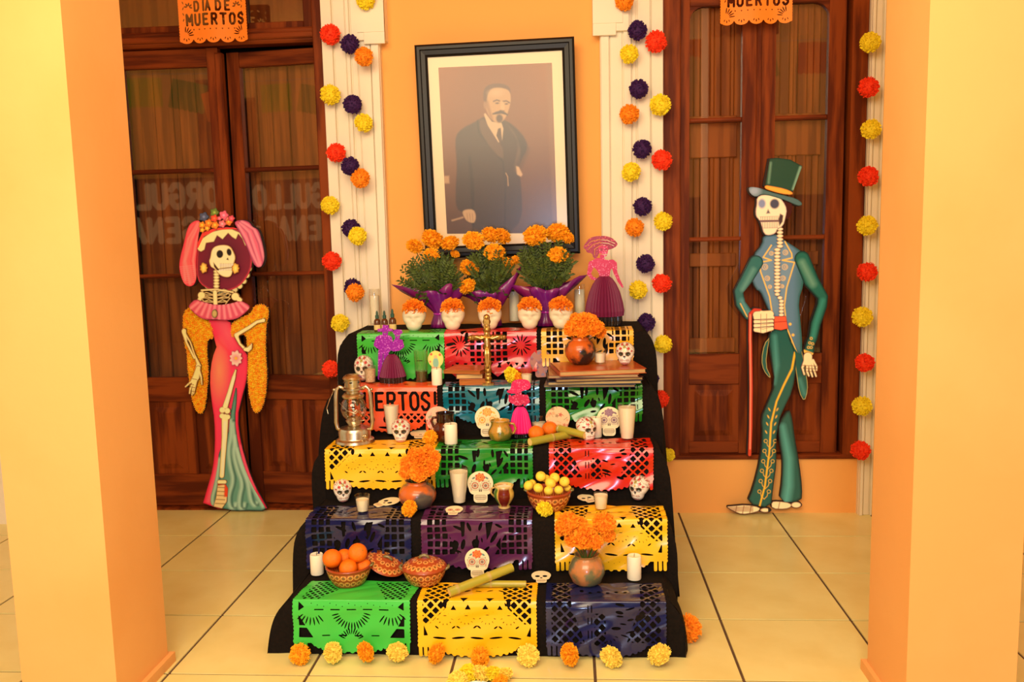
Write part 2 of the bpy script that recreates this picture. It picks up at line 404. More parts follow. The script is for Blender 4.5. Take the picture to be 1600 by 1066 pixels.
# ---- doors
def panel(parent, x0, x1, z0, z1, y):
    """sunken field with a raised centre"""
    p = MB().box(x0, x1, y+.012, y+.03, z0, z1)
    q = .03
    p.add([(x0+q, y+.012, z0+q), (x1-q, y+.012, z0+q), (x1-q, y+.012, z1-q), (x0+q, y+.012, z1-q),
           (x0+2*q, y+.001, z0+2*q), (x1-2*q, y+.001, z0+2*q), (x1-2*q, y+.001, z1-2*q), (x0+2*q, y+.001, z1-2*q)],
          [(4, 5, 6, 7), (0, 1, 5, 4), (1, 2, 6, 5), (2, 3, 7, 6), (3, 0, 4, 7)])
    return p.build('panel', M_wood, parent)
def leaf(door, x0, x1, z0, z1, y, gx0, gx1, gzs, pz, npan, arch=0, rot=0, hinge=None, planks=7):
    """gzs: glass rows from the bottom up"""
    hx = hinge if hinge is not None else x0
    o = link('door_leaf', None, door, (hx, y, 0)); o.rotation_euler = (0, 0, rot)
    X = lambda v: v-hx
    st = MB(); st.box(X(x0), X(gx0), 0, .04, z0, z1); st.box(X(gx1), X(x1), 0, .04, z0, z1)
    st.build('stile', M_wood, o)
    r = MB(); r.box(X(gx0), X(gx1), 0, .04, z0, pz[0], b=.004); r.box(X(gx0), X(gx1), 0, .04, pz[1], gzs[0], b=.004); r.box(X(gx0), X(gx1), 0, .04, gzs[-1], z1, b=.004)
    if arch:
        for s in (0, 1):
            pts = [(X(gx0) if s == 0 else X(gx1), gzs[-1])]
            for k in range(9):
                a = PI/2*k/8
                pts.append((X(gx0)+arch*(1-math.sin(a)) if s == 0 else X(gx1)-arch*(1-math.sin(a)), gzs[-1]-arch*(1-math.cos(a))))
            pts = pts if s else pts
            vs = [(p[0], .003, p[1]) for p in pts]+[(p[0], .038, p[1]) for p in pts]; n = len(pts)
            r.add(vs, [tuple(range(n)), tuple(range(n, 2*n))]+[(k, (k+1) % n, n+(k+1) % n, n+k) for k in range(n)])
    r.build('rail', M_woodh, o)
    for za, zb in zip(gzs, gzs[1:]):
        MB().add([(X(gx0), .02, za), (X(gx1), .02, za), (X(gx1), .02, zb), (X(gx0), .02, zb)], [(0, 1, 2, 3)]).build('pane', M_glass, o)
    for z in gzs[1:-1]:
        m = MB(); m.box(X(gx0), X(gx1), -.004, .036, z-.011, z+.011, b=.006); m.build('mullion', M_woodh, o)
    wd = (gx1-gx0)
    if npan == 1: panel(o, X(gx0), X(gx1), pz[0], pz[1], 0)
    else:
        mid = X(gx0)+wd*.52; s = .03
        MB().box(mid-s, mid+s, 0, .04, pz[0], pz[1], b=.004).build('stile', M_wood, o)
        panel(o, X(gx0), mid-s, pz[0], pz[1], 0); panel(o, mid+s, X(gx1), pz[0], pz[1], 0)
    # folded inner shutter of planks, a hand's breadth behind the glass
    rr = random.Random(int(abs(x0)*100))
    edges = [0]; 
    while edges[-1] < 1: edges.append(min(1, edges[-1]+rr.choice((.07, .11, .16, .2))))
    for k, (a, c) in enumerate(zip(edges, edges[1:])):
        if c-a < .03: continue
        MB().box(X(gx0)-.02+a*(wd+.04)+.001, X(gx0)-.02+c*(wd+.04)-.001, .075+rr.uniform(0, .02), .10, gzs[0]-.03, gzs[-1]+.03, b=.004).build('plank', M_wooddk, o)
    if arch:
        for za, zb in ((.30, .42), (.70, .74), (.955, 1.0)):
            z_ = gzs[-1]-gzs[0]; MB().box(X(gx0)+.01, X(gx1)-.01, .066, .076, gzs[-1]-z_*zb, gzs[-1]-z_*za, b=.004).build('shutter_rail', M_wooddk, o)
    return o
# door on the left (two glazed leaves under a transom; the second leaf stands slightly ajar)
d1 = link('door_1', None); d1['kind'] = 'structure'; yd = 4.46
zt = ZW(350, 72, yd)
fr = MB(); fr.box(xdl0-.02, xdl0+.05, YW-.01, yd+.1, 0, ztop, b=.004); fr.box(xdl1-.062, xdl1+.004, YW-.012, yd+.1, 0, ztop, b=.006)
fr.build('jamb', M_wood, d1)
tr = MB(); tr.box(xdl0, xdl1-.06, yd-.03, yd+.06, zt, zt+.075, b=.01); tr.box(xdl0, xdl1-.06, yd-.045, yd+.06, zt+.018, zt+.05, b=.006)
tr.box(xdl0, xdl1-.06, yd-.02, yd+.05, 2.88, 2.95); tr.build('transom_bar', M_woodh, d1)
xm = XW(352)
tf = MB(); tf.box(XW(392), XW(400), yd-.01, yd+.04, zt+.075, 2.9, b=.004); tf.box(xdl1-.13, xdl1-.06, yd-.0, yd+.04, zt+.075, 2.9, b=.004)
tf.box(xdl0, XW(392), yd, yd+.04, zt+.075, zt+.11, b=.004); tf.box(XW(400), xdl1-.13, yd, yd+.04, zt+.075, zt+.11, b=.004); tf.build('transom_frame', M_wood, d1)
for a, c in ((xdl0+.05, XW(392)), (XW(400), xdl1-.13)): MB().box(a, c, yd+.015, yd+.02, zt+.11, 2.88).build('transom_pane', M_glass, d1)
MB().box(xdl0, xdl1, yd+.12, yd+.14, zt+.05, 2.95).build('transom_shutter', M_wooddk, d1)
zA = [ZW(350, v, yd) for v in (590, 430, 265, 102)]
pzL = (ZW(350, 742, yd), ZW(350, 628, yd))
leaf(d1, xdl0+.05, xm-.012, .012, zt-.004, yd+.012, XW(208)-.03, XW(331), zA, pzL, 2)
leaf(d1, xm+.008, xdl1-.062, .012, zt-.02, yd+.012, XW(383, Y=yd), XW(502), zA, pzL, 2, rot=math.radians(-6.5), hinge=xdl1-.062)
MB().box(xm-.03, xm+.008, yd+.004, yd+.05, .02, zt-.03, b=.006).build('meeting_strip', M_wood, d1)
MB().box(xdl0, xdl1, YW+.05, yd+.3, -.004, .010).build('threshold', M_wood, d1)
# door on the right (two leaves with arched glass, standing on a sill wall)
d2 = link('door_2', None); d2['kind'] = 'structure'; y2 = 4.41
z2t = ZW(1200, -14, y2)
fr = MB(); fr.box(xdr0-.004, XW(1063), YW-.012, y2+.12, zsill, ztop, b=.006); fr.box(XW(1323), xdr1+.002, YW-.012, y2+.12, zsill, ztop, b=.006)
fr.build('jamb', M_wood, d2)
MB().box(xdr0, xdr1, YW-.03, y2+.05, z2t+.06, 2.95, b=.004).build('lintel', M_woodh, d2)
MB().box(xdr0, xdr1, YW-.018, y2+.1, zsill-.002, zsill+.02, b=.004).build('threshold', M_woodh, d2)
zB = [ZW(1200, v, y2) for v in (553, 372, 185, 6)]; pzR = (ZW(1200, 690, y2), ZW(1200, 600, y2))
leaf(d2, XW(1063), XW(1183), zsill+.02, z2t+.06, y2, XW(1078), XW(1159), zB, pzR, 1, arch=.07)
leaf(d2, XW(1185), XW(1317), zsill+.02, z2t+.06, y2, XW(1210), XW(1291), zB, pzR, 1, arch=.07)
MB().box(XW(1180), XW(1188), y2-.012, y2+.01, zsill+.02, z2t+.05, b=.004).build('meeting_strip', M_wood, d2)
# ---- pillars of the corridor
def pillar(label_side, x0, x1, y0, y1, px0, px1):
    o = MB().box(x0, x1, y0, y1, 0, ztop+.1).build('pillar', M_pillar)
    o['kind'] = 'structure'
    MB().box(px0, px1, y0-.012, y1+.02, 0, .035, b=.006).build('plinth', M_pillar, o)
    return o
pillar('left', -1.71, -1.407, 2.42, 2.75, -1.725, -1.39)
pillar('right', .955, 1.262, 2.43, 2.75, .94, 1.277)

# ---- across the courtyard, behind the camera: seen only as reflections in the door glass
def opposite():
    yo = -3.2; w = MB().box(-8, 7, yo-.2, yo, 1.9, 4.6); struct('wall_front', w, M_wall)
    struct('wall_front_dado', MB().box(-8, 7, yo-.2, yo+.01, 0, 1.9), mat('dark_dado', (.16, .07, .03), .8))
    for i, (xa, xb_, za, zb) in enumerate([(-7.4, -6.6, 1.9, 3.6), (-5.2, -4.1, 2.4, 3.7), (-3.0, -2.2, 1.9, 3.6), (1.8, 2.5, 1.9, 3.4), (3.6, 4.6, 1.9, 3.6)]):
        o = struct('window_%d' % (i+1), MB().box(xa, xb_, yo, yo+.03, za, zb), M_wooddk)
        for k in range(4): MB().box(xa+(xb_-xa)*k/4+.02, xa+(xb_-xa)*(k+1)/4-.02, yo+.03, yo+.05, za+.05, zb-.05).build('plank', M_wood, o)
    b_ = thing('lettered_banner', 'dark banner with pale lettering hung across the courtyard, reflected in left doors', 'banner', (-6.02, yo+.08, 2.05))
    MB().box(-1.3, 1.3, -.01, 0, -.75, .30).build('banner_cloth', mat('banner_cloth', (.05, .02, .02), .8), b_)
    m_ = mat('banner_letters', (.8, .66, .46), .7)
    def tx(word, x, z, h):
        f = text_sdf(word, 0, 0, h, .045*h/.3, .75, 1.12, up=1)
        flat('lettering', f, (-.06, -.06, len(word)*h*.9, h+.06), .012, lambda u, v, d: np.stack([x-u, np.zeros_like(u)+.004, z+v], 1), m_, parent=b_)
    tx('ORGULLO', 1.05, -.10, .30); tx('ENSENADENSE', 1.2, -.58, .30)
    sh = [(-4.9, 3.0, 'yellow', (200, 190, 60)), (-4.42, 2.95, 'green', (90, 150, 60)), (-3.95, 2.85, 'orange', (255, 120, 20)), (-3.45, 2.9, 'grey-blue', (90, 120, 140)), (-2.95, 3.0, 'red', (230, 60, 20)), (-2.5, 2.85, 'light green', (130, 180, 70)), (-2.0, 3.0, 'pale green', (130, 170, 60)), (1.5, 3.3, 'orange', (240, 120, 20)), (2.1, 3.05, 'green', (90, 140, 60)), (2.7, 3.1, 'rust', (220, 90, 30))]
    for i, (x, z, nm, c_) in enumerate(sh):
        f = s_u(s_box(0, .04, .42, .34), *[s_circ(.03+i2*.06, .04, .034) for i2 in range(7)])
        o = flat('hanging_cut_paper', f, (-.01, -.01, .44, .36), .012, lambda u, v, d: np.stack([u-.2, .02*np.sin(u*9), v], 1), mat('hang_'+nm, L(c_), .7)); o.location = (x, -1.0, z)
        o.rotation_euler = (0, .25*math.sin(i*2.1), 0)
        tag(o, '%s cut-paper sheet strung across the courtyard, %s along the string' % (nm, ['first', 'second', 'third', 'fourth', 'fifth', 'sixth', 'seventh', 'eighth', 'ninth', 'tenth'][i]), 'cut paper', 'sheets strung across the courtyard')
    s_ = MB(); s_.tube([(-7, -1.0, 3.45), (-3, -1.0, 3.33), (1, -1.0, 3.45), (5, -1.0, 3.5)], .004, 5); tag(s_.build('string', mat('string', (.5, .4, .3), .9)), 'thin string carrying paper sheets across the courtyard', 'string')
opposite()
# ================================================================== ALTAR
EY = {5: 2.83, 4: 3.08, 3: 3.33, 2: 3.58, 1: 3.80}; EZ = {5: .2, 4: .405, 3: .61, 2: .815, 1: 1.02}
BACK = {5: 3.08, 4: 3.33, 3: 3.58, 2: 3.80, 1: 4.20}
XL, XR = -.995, .325
def build_altar():
    t = thing('altar', 'tall five-step altar draped all over in black cloth under the framed portrait', 'altar', (0, 0, 0))
    m = MB()
    for k in range(1, 6): m.box(XL+.012, XR-.012, EY[k]+.012, BACK[k]+.01 if k > 1 else 4.19, 0, EZ[k]-.012)
    m.build('step_frame', mat('plain_board', (.3, .2, .12), .8), t)
    # cloth: profile over the steps
    prof = []          # (Y, Z, Ztop)
    Y = 4.305
    for k in range(1, 6):
        yb = BACK[k]; n = 7
        for i in range(n): prof.append((yb+(EY[k]+.012-yb)*i/(n-1), EZ[k]-(.0), EZ[k]))
        zb = EZ[k+1] if k < 5 else .004
        for i in range(6): prof.append((EY[k]-.002-.004*math.sin(i), EZ[k]-.008+(zb+.002-EZ[k])*i/5 if i else EZ[k]-.006, EZ[k]))
    def off(side, y, d):
        f = (.066 if side < 0 else .058)*(1-math.exp(-d/.05))+.006*d
        f += (.024*math.sin(y*17+side*2)+.014*math.sin(y*41+d*3+side))*min(1, d*1.6)
        if side < 0: f += .02*d+.02*math.sin(y*9+1)*min(1, d*2)
        return f
    nx = 40; vs = []; fs = []
    for (y, z, zt_) in prof:
        d = zt_-z
        xl = XL-off(-1, y, d); xr = XR+off(1, y, d)
        for i in range(nx+1):
            u = i/nx; x = xl+(xr-xl)*u
            w_ = .0025*math.sin(x*23+y*11)+.0015*math.sin(x*61+z*31)
            vs.append((x, y+(w_ if d > .004 else 0), z+(w_ if d <= .004 else 0)*.6))
    for r in range(len(prof)-1):
        for i in range(nx): a = r*(nx+1)+i; fs.append((a, a+nx+1, a+nx+2, a+1))
    mb = MB().add(vs, fs)
    for side, x0 in ((-1, XL), (1, XR)):
        ys = []
        for k in range(1, 6):
            n = 26 if k == 1 else 14
            ys += [(BACK[k]-(BACK[k]-EY[k]+.002)*i/(n-1), EZ[k]) for i in range(n)]
        nd = 14; vs = []; fs = []
        for (y, zt_) in ys:
            for j in range(nd+1):
                z = zt_*(1-(j/nd)**1.3)+.003; d = zt_-z
                vs.append((x0+side*off(side, y, max(d, 0)), y-(.03*d if y < 2.9 else 0), z))
        for r in range(len(ys)-1):
            for j in range(nd): a = r*(nd+1)+j; q = (a, a+1, a+nd+2, a+nd+1); fs.append(q if side > 0 else q[::-1])
        mb.add(vs, fs)
    mb.build('black_cloth', M_cloth, t, smooth=True, sharp=.8)
build_altar()

# ------------------------------------------------------------------ cut-paper sheets (papel picado), real holes
def lat_d(p, hole, reg, ox=0, oy=0):
    def f(x, y):
        u = np.abs(np.mod(x+ox, p)-p/2); v = np.abs(np.mod(y+oy, p)-p/2)
        f1 = (u+v)-p*hole
        u2 = np.abs(np.mod(x+ox+p/2, p)-p/2); v2 = np.abs(np.mod(y+oy+p/2, p)-p/2)
        return np.maximum(np.minimum(f1, (u2+v2)-p*hole)*.7, reg(x, y))
    return f
def lat_s(p, hole, reg, ox=0, oy=0):
    def f(x, y):
        u = np.abs(np.mod(x+ox, p)-p/2); v = np.abs(np.mod(y+oy, p)-p/2)
        return np.maximum(np.maximum(u, v)-p*hole, reg(x, y))
    return f
def slit(x, y, l, w_, a=0): return s_ell(x, y, l/2, w_/2, a)
def fan(cx, cy, r0, r1, a0, a1, n, w_=.5):
    return [slit(cx+math.cos(a)*(r0+r1)/2, cy+math.sin(a)*(r0+r1)/2, r1-r0, w_, a) for a in [a0+(a1-a0)*i/(n-1) for i in range(n)]]
def tri(x, y, s, d=1): return s_poly([(x-s, y), (x+s, y), (x, y+d*s*1.6)])
def holes(kind, W_, T_, H_, seed=0):
    rr = random.Random(seed*7+len(kind)); c = W_/2; hs = []
    if kind == 'fan':
        hs += fan(c, 3.6, 4.2, 7.2, .25, PI-.25, 15, .5)
        hs += fan(c, 14.2, 2.2, 4.6, PI+.35, 2*PI-.35, 11, .42) if H_ > 15 else []
        for s in (-1, 1): hs += fan(c+s*14, 2.2, 3.6, 7, PI/2-s*.1-.75, PI/2-s*.1+.75, 7, .5)
        for i in range(5): hs.append(s_box(c-13+i*5.7, 3.0, c-9.6+i*5.7, 3.45))
        for i in range(4): hs.append(s_box(c-10.5+i*5.8, 12.2, c-7.6+i*5.8, 12.6))
        hs += [s_poly([(2.2, 5), (4.4, 9), (2.2, 9)]), s_poly([(W_-2.2, 5), (W_-4.4, 9), (W_-2.2, 9)]),
               s_poly([(2.2, 9.8), (5, 9.8), (7.4, 13), (2.2, 13)]), s_poly([(W_-2.2, 9.8), (W_-5, 9.8), (W_-7.4, 13), (W_-2.2, 13)])]
        hs += [s_circ(c-14+i*2.2, 1.1+.5*(i % 3), .22) for i in range(14)]
        hs.append(lat_d(2.6, .32, s_u(s_poly([(3, -T_+1), (17, -T_+1), (9, -.6), (2.5, -.6)]), s_poly([(W_-3, -T_+1), (W_-17, -T_+1), (W_-9, -.6), (W_-2.5, -.6)]))))
        hs += [s_poly([(2.3, .5), (2.3, 3.6), (4.4, 2.2)]), s_poly([(W_-2.3, .5), (W_-2.3, 3.6), (W_-4.4, 2.2)])]
    elif kind == 'lace':
        hs.append(lat_d(3.6, .36, s_u(s_poly([(2, -T_+1.2), (2, 8), (4.5, 8), (11, 1.5), (13, -T_+1.2)]), s_poly([(W_-2, -T_+1.2), (W_-2, 8), (W_-4.5, 8), (W_-11, 1.5), (W_-13, -T_+1.2)])), .6, .4))
        for s in (-1, 1):
            hs += [tri(c+s*3, 2.8, 1.1, -1), tri(c+s*8, 3, 1.0, -1), s_ell(c+s*11, 1.0, .7, 1.2), tri(c+s*4.5, -2, 1.5)]
        for q in (-11, -3.6, 3.6, 11):
            hs += fan(c+q, 5.5, 2.2, 3.1, .3, PI-.3, 6, .32)
            hs += [slit(c+q-2.9, 9.2, 1.6, .55, .6), slit(c+q+2.9, 9.2, 1.6, .55, -.6), slit(c+q, 5.0, 1.5, .3)]
        hs += [s_circ(c-14+i*1.4, 4.0+.3*(i % 2), .17) for i in range(21)]
        hs += [slit(c-13+i*6.5, 13-(.2 if H_ > 15 else 1.2), 4.8, .75, .08*(-1)**i) for i in range(5)]
        hs += [s_circ(c-7+i*2, H_-2.8-.5*(i % 2), .2) for i in range(8)]
        hs += [s_poly([(2.2, 8.6), (3.7, 12), (2.2, 12.2)]), s_poly([(W_-2.2, 8.6), (W_-3.7, 12), (W_-2.2, 12.2)])]
        hs += [slit(c-8+i*4, -T_/2, 2.6, .8, .5*(-1)**i) for i in range(5)]
    elif kind == 'diamond':
        reg = s_u(s_poly([(2, -T_+1.2), (8, -T_+1.2), (9, 2), (13.5, H_-5), (2, H_-4.4)]), s_poly([(W_-2, -T_+1.2), (W_-8, -T_+1.2), (W_-9, 2), (W_-13.5, H_-5), (W_-2, H_-4.4)]))
        hs.append(lat_d(3.5, .36, reg, .3, 1))
        hs += [lat_d(3.5, .36, s_poly([(c-4, 4), (c, 4), (c, H_-4), (c-4, H_-4)]), 0, 0)] if seed % 2 else []
        for i in range(3): hs += [s_box(c-6.2, 1+i*4.4, c-5.8, 3.6+i*4.4), s_box(c-5.0, 1+i*4.4, c-4.6, 3.6+i*4.4)]
        for i in range(9): hs.append(slit(c+2+rr.uniform(-1, 7), 1+i*1.35, rr.uniform(2, 4), rr.uniform(.5, 1.2), rr.uniform(-.5, .5)))
        hs += fan(c+1, H_-8, 2, 3.6, .4, PI-.4, 6, .35)
        hs += [s_circ(c-8+i*3, -T_/2+.8*(i % 2), .7) for i in range(6)]
    elif kind == 'square':
        reg = s_u(s_box(2, -T_+1.5, 9.5, H_-4.6), s_box(W_-9.5, -T_+1.5, W_-2, H_-4.6), s_poly([(9.5, 4), (14.5, H_-4.6), (9.5, H_-4.6)]), s_poly([(W_-9.5, 4), (W_-14.5, H_-4.6), (W_-9.5, H_-4.6)]))
        hs.append(lat_s(2.75, .36, reg, .7, .4))
        blob = [(c-7.5, 3.2, 4.5, 1.2, .5), (c-4, 8, 1.6, 4, .4), (c-2.3, 2.2, 1.3, 3.6, -.1), (c+2.3, 2.4, 1.2, 3.4, .15), (c+6.5, 5.6, 1.4, 4.6, .35),
                (c+4.2, 9.6, 3.5, 1, -.6), (c-8.2, 10.5, 3.8, .9, .2), (c+8.6, 2, 3, 1, .7), (c, 11, 2.6, .9, 0), (c-1, 6, .8, 2.2, .2), (c+2.6, 6.4, .6, 1.8, -.3)]
        bx_ = rr.uniform(-1.5, 1.5)
        hs += [s_poly([(c-6+bx_, .8), (c-4.2+bx_, .8), (c-4.6+bx_, H_*.34), (c-5.6+bx_, H_*.36)]), s_poly([(c-2+bx_, H_*.42), (c+1.2+bx_, H_*.38), (c+.4+bx_, H_*.62), (c-1.4+bx_, H_*.58)], 1),
               s_poly([(c+3.4+bx_, 1.2), (c+6.2+bx_, .8), (c+5+bx_, H_*.3), (c+3.8+bx_, H_*.42)]), s_poly([(c-9, H_*.40), (c-6.4, H_*.46), (c-7.2, H_*.62), (c-9, H_*.66)], 1), s_poly([(c+9, H_*.34), (c+7.2, H_*.5), (c+9, H_*.62)])]
        for i, (x, y, a, b_, r_) in enumerate(blob):
            hs.append(s_ell(x+rr.uniform(-1.2, 1.2), y*H_/16+rr.uniform(-.4, .4), a*.5, b_*.5, r_+rr.uniform(-.3, .3)))
        hs += [slit(c-9+i*4.5, -T_/2+(i % 2), 3, .9, .4*(-1)**i) for i in range(5)]
    elif kind == 'rose':     # squares in the middle, round fans left and right
        hs.append(lat_s(2.9, .35, s_u(s_box(c-9, 3.4, c+8, H_-6), s_box(c+1, -1, c+8, 3.6)), .4, .6))
        for s in (-1, 1): hs += fan(c+s*13.5, 6, 1.6, 5, 0, 2*PI*.93, 13, .62)
        hs += [tri(c-15+i*3.8, H_-5.6+.3*(i % 2), .95, 1) for i in range(9)]
        hs += [s_ell(c-12, -1.5, 1.2, 2.4, .3), s_ell(c-8, -.8, 2.6, .8, .2), s_ell(c-10.6, 2.2, .9, 2.4, .1), slit(c+12, -2, 4, .9, .2)]
        hs += [tri(c-17+i*5.2, H_-3.2, 1.1, -1) for i in range(7)]
    elif kind == 'word':
        hs.append(text_sdf('MUERTOS!', 2.2, 9.6, 7.2, .62, .62, 1.1))
        hs += [slit(c-15+i*5, -T_/2, 3.6, .8, .3*(-1)**i) for i in range(7)]
        hs.append(lat_d(3.0, .33, s_box(c+2, 11.2, W_-3, 15.2), 0, .6)); hs.append(lat_d(3.0, .33, s_box(4, 11.2, 10, 15.2), 0, .6))
        hs += [s_ell(c-3, 13.6, 1.3, 1.6), s_ell(c-9, 13.8, 1.1, 1.5), slit(c-3, 17.2, 7, 1, .1)]
    return s_u(*hs)
def outline(W_, T_, H_, kind):
    hb = H_-3.6 if kind != 'rose' else H_-1.4
    parts = [s_box(.75, -T_, W_-.75, hb)]
    n = int((hb+T_)/1.35)
    parts += [s_circ(.85, -T_+.6+i*1.35, .78) for i in range(n+1)]+[s_circ(W_-.85, -T_+.6+i*1.35, .78) for i in range(n+1)]
    if kind == 'rose':
        parts += [s_poly([(2+i*(W_-4)/6, hb-.2), (2+(i+1)*(W_-4)/6, hb-.2), (2+(i+.5)*(W_-4)/6, hb+2.2)]) for i in range(6)]
    else:
        for i in range(3): parts += [s_box(.5+i*1.75, hb-1, 1.7+i*1.75, H_, .5), s_box(W_-1.7-i*1.75, hb-1, W_-.5-i*1.75, H_, .5)]
        parts.append(s_i(s_ell(W_/2, hb-.6, W_*.33, 4.0), lambda x, y: hb-1-y))
        for i in range(15):
            a = PI*(i+.5)/15; parts.append(s_circ(W_/2+W_*.325*math.cos(a), hb-.6+3.85*math.sin(a), .75))
    return s_u(*parts)
def sheet_mat(name, c, rough=.3, alpha=1):
    return mat(name, L(c), rough, coat=.35, spec=.5)
def sheet(tier, px0, px1, pyf, kind, color, top, hang, label, seed=0, skew=0, gloss=.3):
    E_, Zt = EY[tier], EZ[tier]
    x0 = XA(px0, E_, Zt); x1 = XA(px1, E_, Zt); W_ = (x1-x0)*100; T_ = top*100; H_ = hang*100
    o_ = s_sub(outline(W_, T_, H_, kind), holes(kind, W_, T_, H_, seed))
    rr = random.Random(seed); ph = [rr.uniform(0, 6) for _ in range(5)]
    amp = .0035 if gloss > .25 else .006
    def m3(u, v, d):
        x = u/100-(x1-x0)/2; s = v/100; R_ = .009
        wob = amp*(np.sin(x*19+ph[0])*.6+np.sin(x*37+v*.5+ph[1])*.5+np.sin(v*.55+ph[2]+x*9)*.6)
        front = s > 0
        y = np.where(front, -.0095-R_*np.clip(s/.02, 0, 1)*.6+wob*np.clip(s/.05, 0, 1)-.012*np.clip(s/.18, 0, 1)**2, -s-.0095)
        z = np.where(front, .004-s, .005+np.abs(wob)*np.clip(-s/.05, 0, 1)*.7-np.clip(1+s/.01, 0, 1)*.001)
        x = x+skew*np.where(front, 0, -s)
        return np.stack([x, y, z], 1)
    o = flat('cut_paper_sheet', o_, (-.6, -T_-.6, W_+.6, H_+1), .29, m3, sheet_mat('paper_'+kind+str(seed), color, gloss), smooth=True)
    o.location = ((x0+x1)/2, E_, Zt)
    tag(o, label, 'cut paper', 'cut-paper sheets folded over the altar steps')
PAP = 'sheet folded over the'
sheet(1, 558, 695, 520, 'fan', (50, 178, 42), .12, .205, 'green cut-paper sheet with fans of slits on the top altar step, left', 1, gloss=.45)
sheet(1, 694, 839, 520, 'rose', (208, 34, 40), .12, .19, 'red cut-paper sheet behind the gold crucifix on the top altar step', 2, gloss=.22)
sheet(1, 845, 990, 520, 'square', (240, 178, 22), .12, .155, 'yellow cut-paper sheet behind the clay pot on the top altar step', 3, gloss=.4)
sheet(2, 545, 684, 600, 'word', (232, 78, 12), .12, .19, 'orange cut-paper sheet with the word MUERTOS cut out', 4, gloss=.45)
sheet(2, 692, 843, 600, 'square', (16, 108, 128), .12, .16, 'teal cut-paper sheet behind the yellow-eyed skull card', 5, gloss=.15)
sheet(2, 852, 1004, 600, 'square', (32, 128, 30), .12, .155, 'dark green cut-paper sheet hanging below the stack of large books', 6, gloss=.15)
sheet(3, 508, 682, 703, 'lace', (252, 190, 14), .14, .16, 'yellow cut-paper sheet in front of the lantern', 7, gloss=.45)
sheet(3, 680, 833, 703, 'square', (26, 132, 34), .14, .155, 'green cut-paper sheet on the middle step under the small clay jug', 8, gloss=.2)
sheet(3, 857, 1021, 703, 'diamond', (206, 38, 12), .14, .165, 'red cut-paper sheet with diamond lattice below the sugar canes', 9, gloss=.22)
sheet(4, 478, 643, 810, 'square', (24, 28, 74), .15, .185, 'navy cut-paper sheet behind the bowl of oranges', 10, gloss=.13)
sheet(4, 658, 832, 810, 'square', (84, 34, 78), .15, .185, 'purple cut-paper sheet behind the red-flowered skull card', 11, gloss=.15)
sheet(4, 866, 1043, 808, 'lace', (250, 196, 32), .15, .19, 'yellow cut-paper sheet behind the glazed round vase with marigolds', 12, gloss=.25)
sheet(5, 458, 642, 937, 'fan', (62, 196, 66), .16, .185, 'bright green cut-paper sheet on the lowest step, left', 13, gloss=.5, skew=.12)
sheet(5, 652, 839, 937, 'lace', (254, 192, 12), .15, .195, 'yellow cut-paper sheet in the middle of the lowest step', 14, gloss=.42)
sheet(5, 852, 1041, 945, 'diamond', (26, 30, 76), .15, .19, 'navy cut-paper sheet with diamond lattice on the lowest step, right', 15, gloss=.13)
# two sheets hanging in front of the doors
def hanging(px0, px1, pyb, Y, label):
    x0 = PY(px0, pyb, Y)[0]; x1 = PY(px1, pyb, Y)[0]; zb = PY((px0+px1)/2, pyb, Y)[2]; W_ = 33.0; k = (x1-x0)/W_; H_ = 24.0
    ou = [s_box(.6, -1, W_-.6, H_-1.6)]+[s_circ(.8, .3+i*1.25, .75) for i in range(19)]+[s_circ(W_-.8, .3+i*1.25, .75) for i in range(19)]
    ou += [s_ell(3.2+i*(W_-6.4)/4, H_-1.9, 3.1, 2.1) for i in range(5)]
    hs = [text_sdf('DÍA', 8.0, 9.4, 4.1, .5, .68, 1.42), text_sdf('DE', 18.6, 9.4, 4.1, .5, .68, 1.5), text_sdf('MUERTOS', 3.9, 15.7, 4.6, .55, .68, 1.33)]
    hs += [tri(7+i*2.8, 17.6, .45, 1) for i in range(8)]
    hs += fan(2.6, 20.6, 1.6, 4.4, -1.45, -.1, 5, .55)+fan(W_-2.6, 20.6, 1.6, 4.4, -PI+.1, -PI+1.45, 5, .55)
    hs += fan(4.9, 7.6, .5, 2.1, -3.0, .2, 5, .7)+fan(W_-4.9, 7.6, .5, 2.1, -3.3, -.1, 5, .7)
    for i in range(5):
        cx = 3.2+i*(W_-6.4)/4; hs += [slit(cx, H_-1.4, .5, 1.3, 0), slit(cx-1.1, H_-1.9, .45, 1.1, .5), slit(cx+1.1, H_-1.9, .45, 1.1, -.5)]
    hs += [slit(2.4, 3+i*2.6, .45, 1.5, .4*(-1)**i) for i in range(5)]+[slit(W_-2.4, 3+i*2.6, .45, 1.5, .4*(-1)**i) for i in range(5)]
    hs += [slit(6+i*3.5, 2.2, 1.8, .7, .5*(-1)**i) for i in range(7)]
    f = s_sub(s_u(*ou), s_u(*hs))
    def m3(u, v, d): return np.stack([(u-W_/2)*k, .006*np.sin(u*.3), -(v-H_)*k], 1)
    o = flat('hanging_cut_paper', f, (-.5, -1, W_+.5, H_+.6), .22, m3, mat('paper_hang', L((255, 138, 28)), .6))
    o.location = ((x0+x1)/2, Y, zb)
    tag(o, label, 'cut paper', 'orange sheets with lettering hanging over the doors')
hanging(281, 388, 66, 4.30, 'orange cut-paper sheet reading DÍA DE MUERTOS hanging over the left doors')
hanging(1125, 1238, 37, 4.30, 'orange cut-paper sheet with lettering hanging over the right doors')
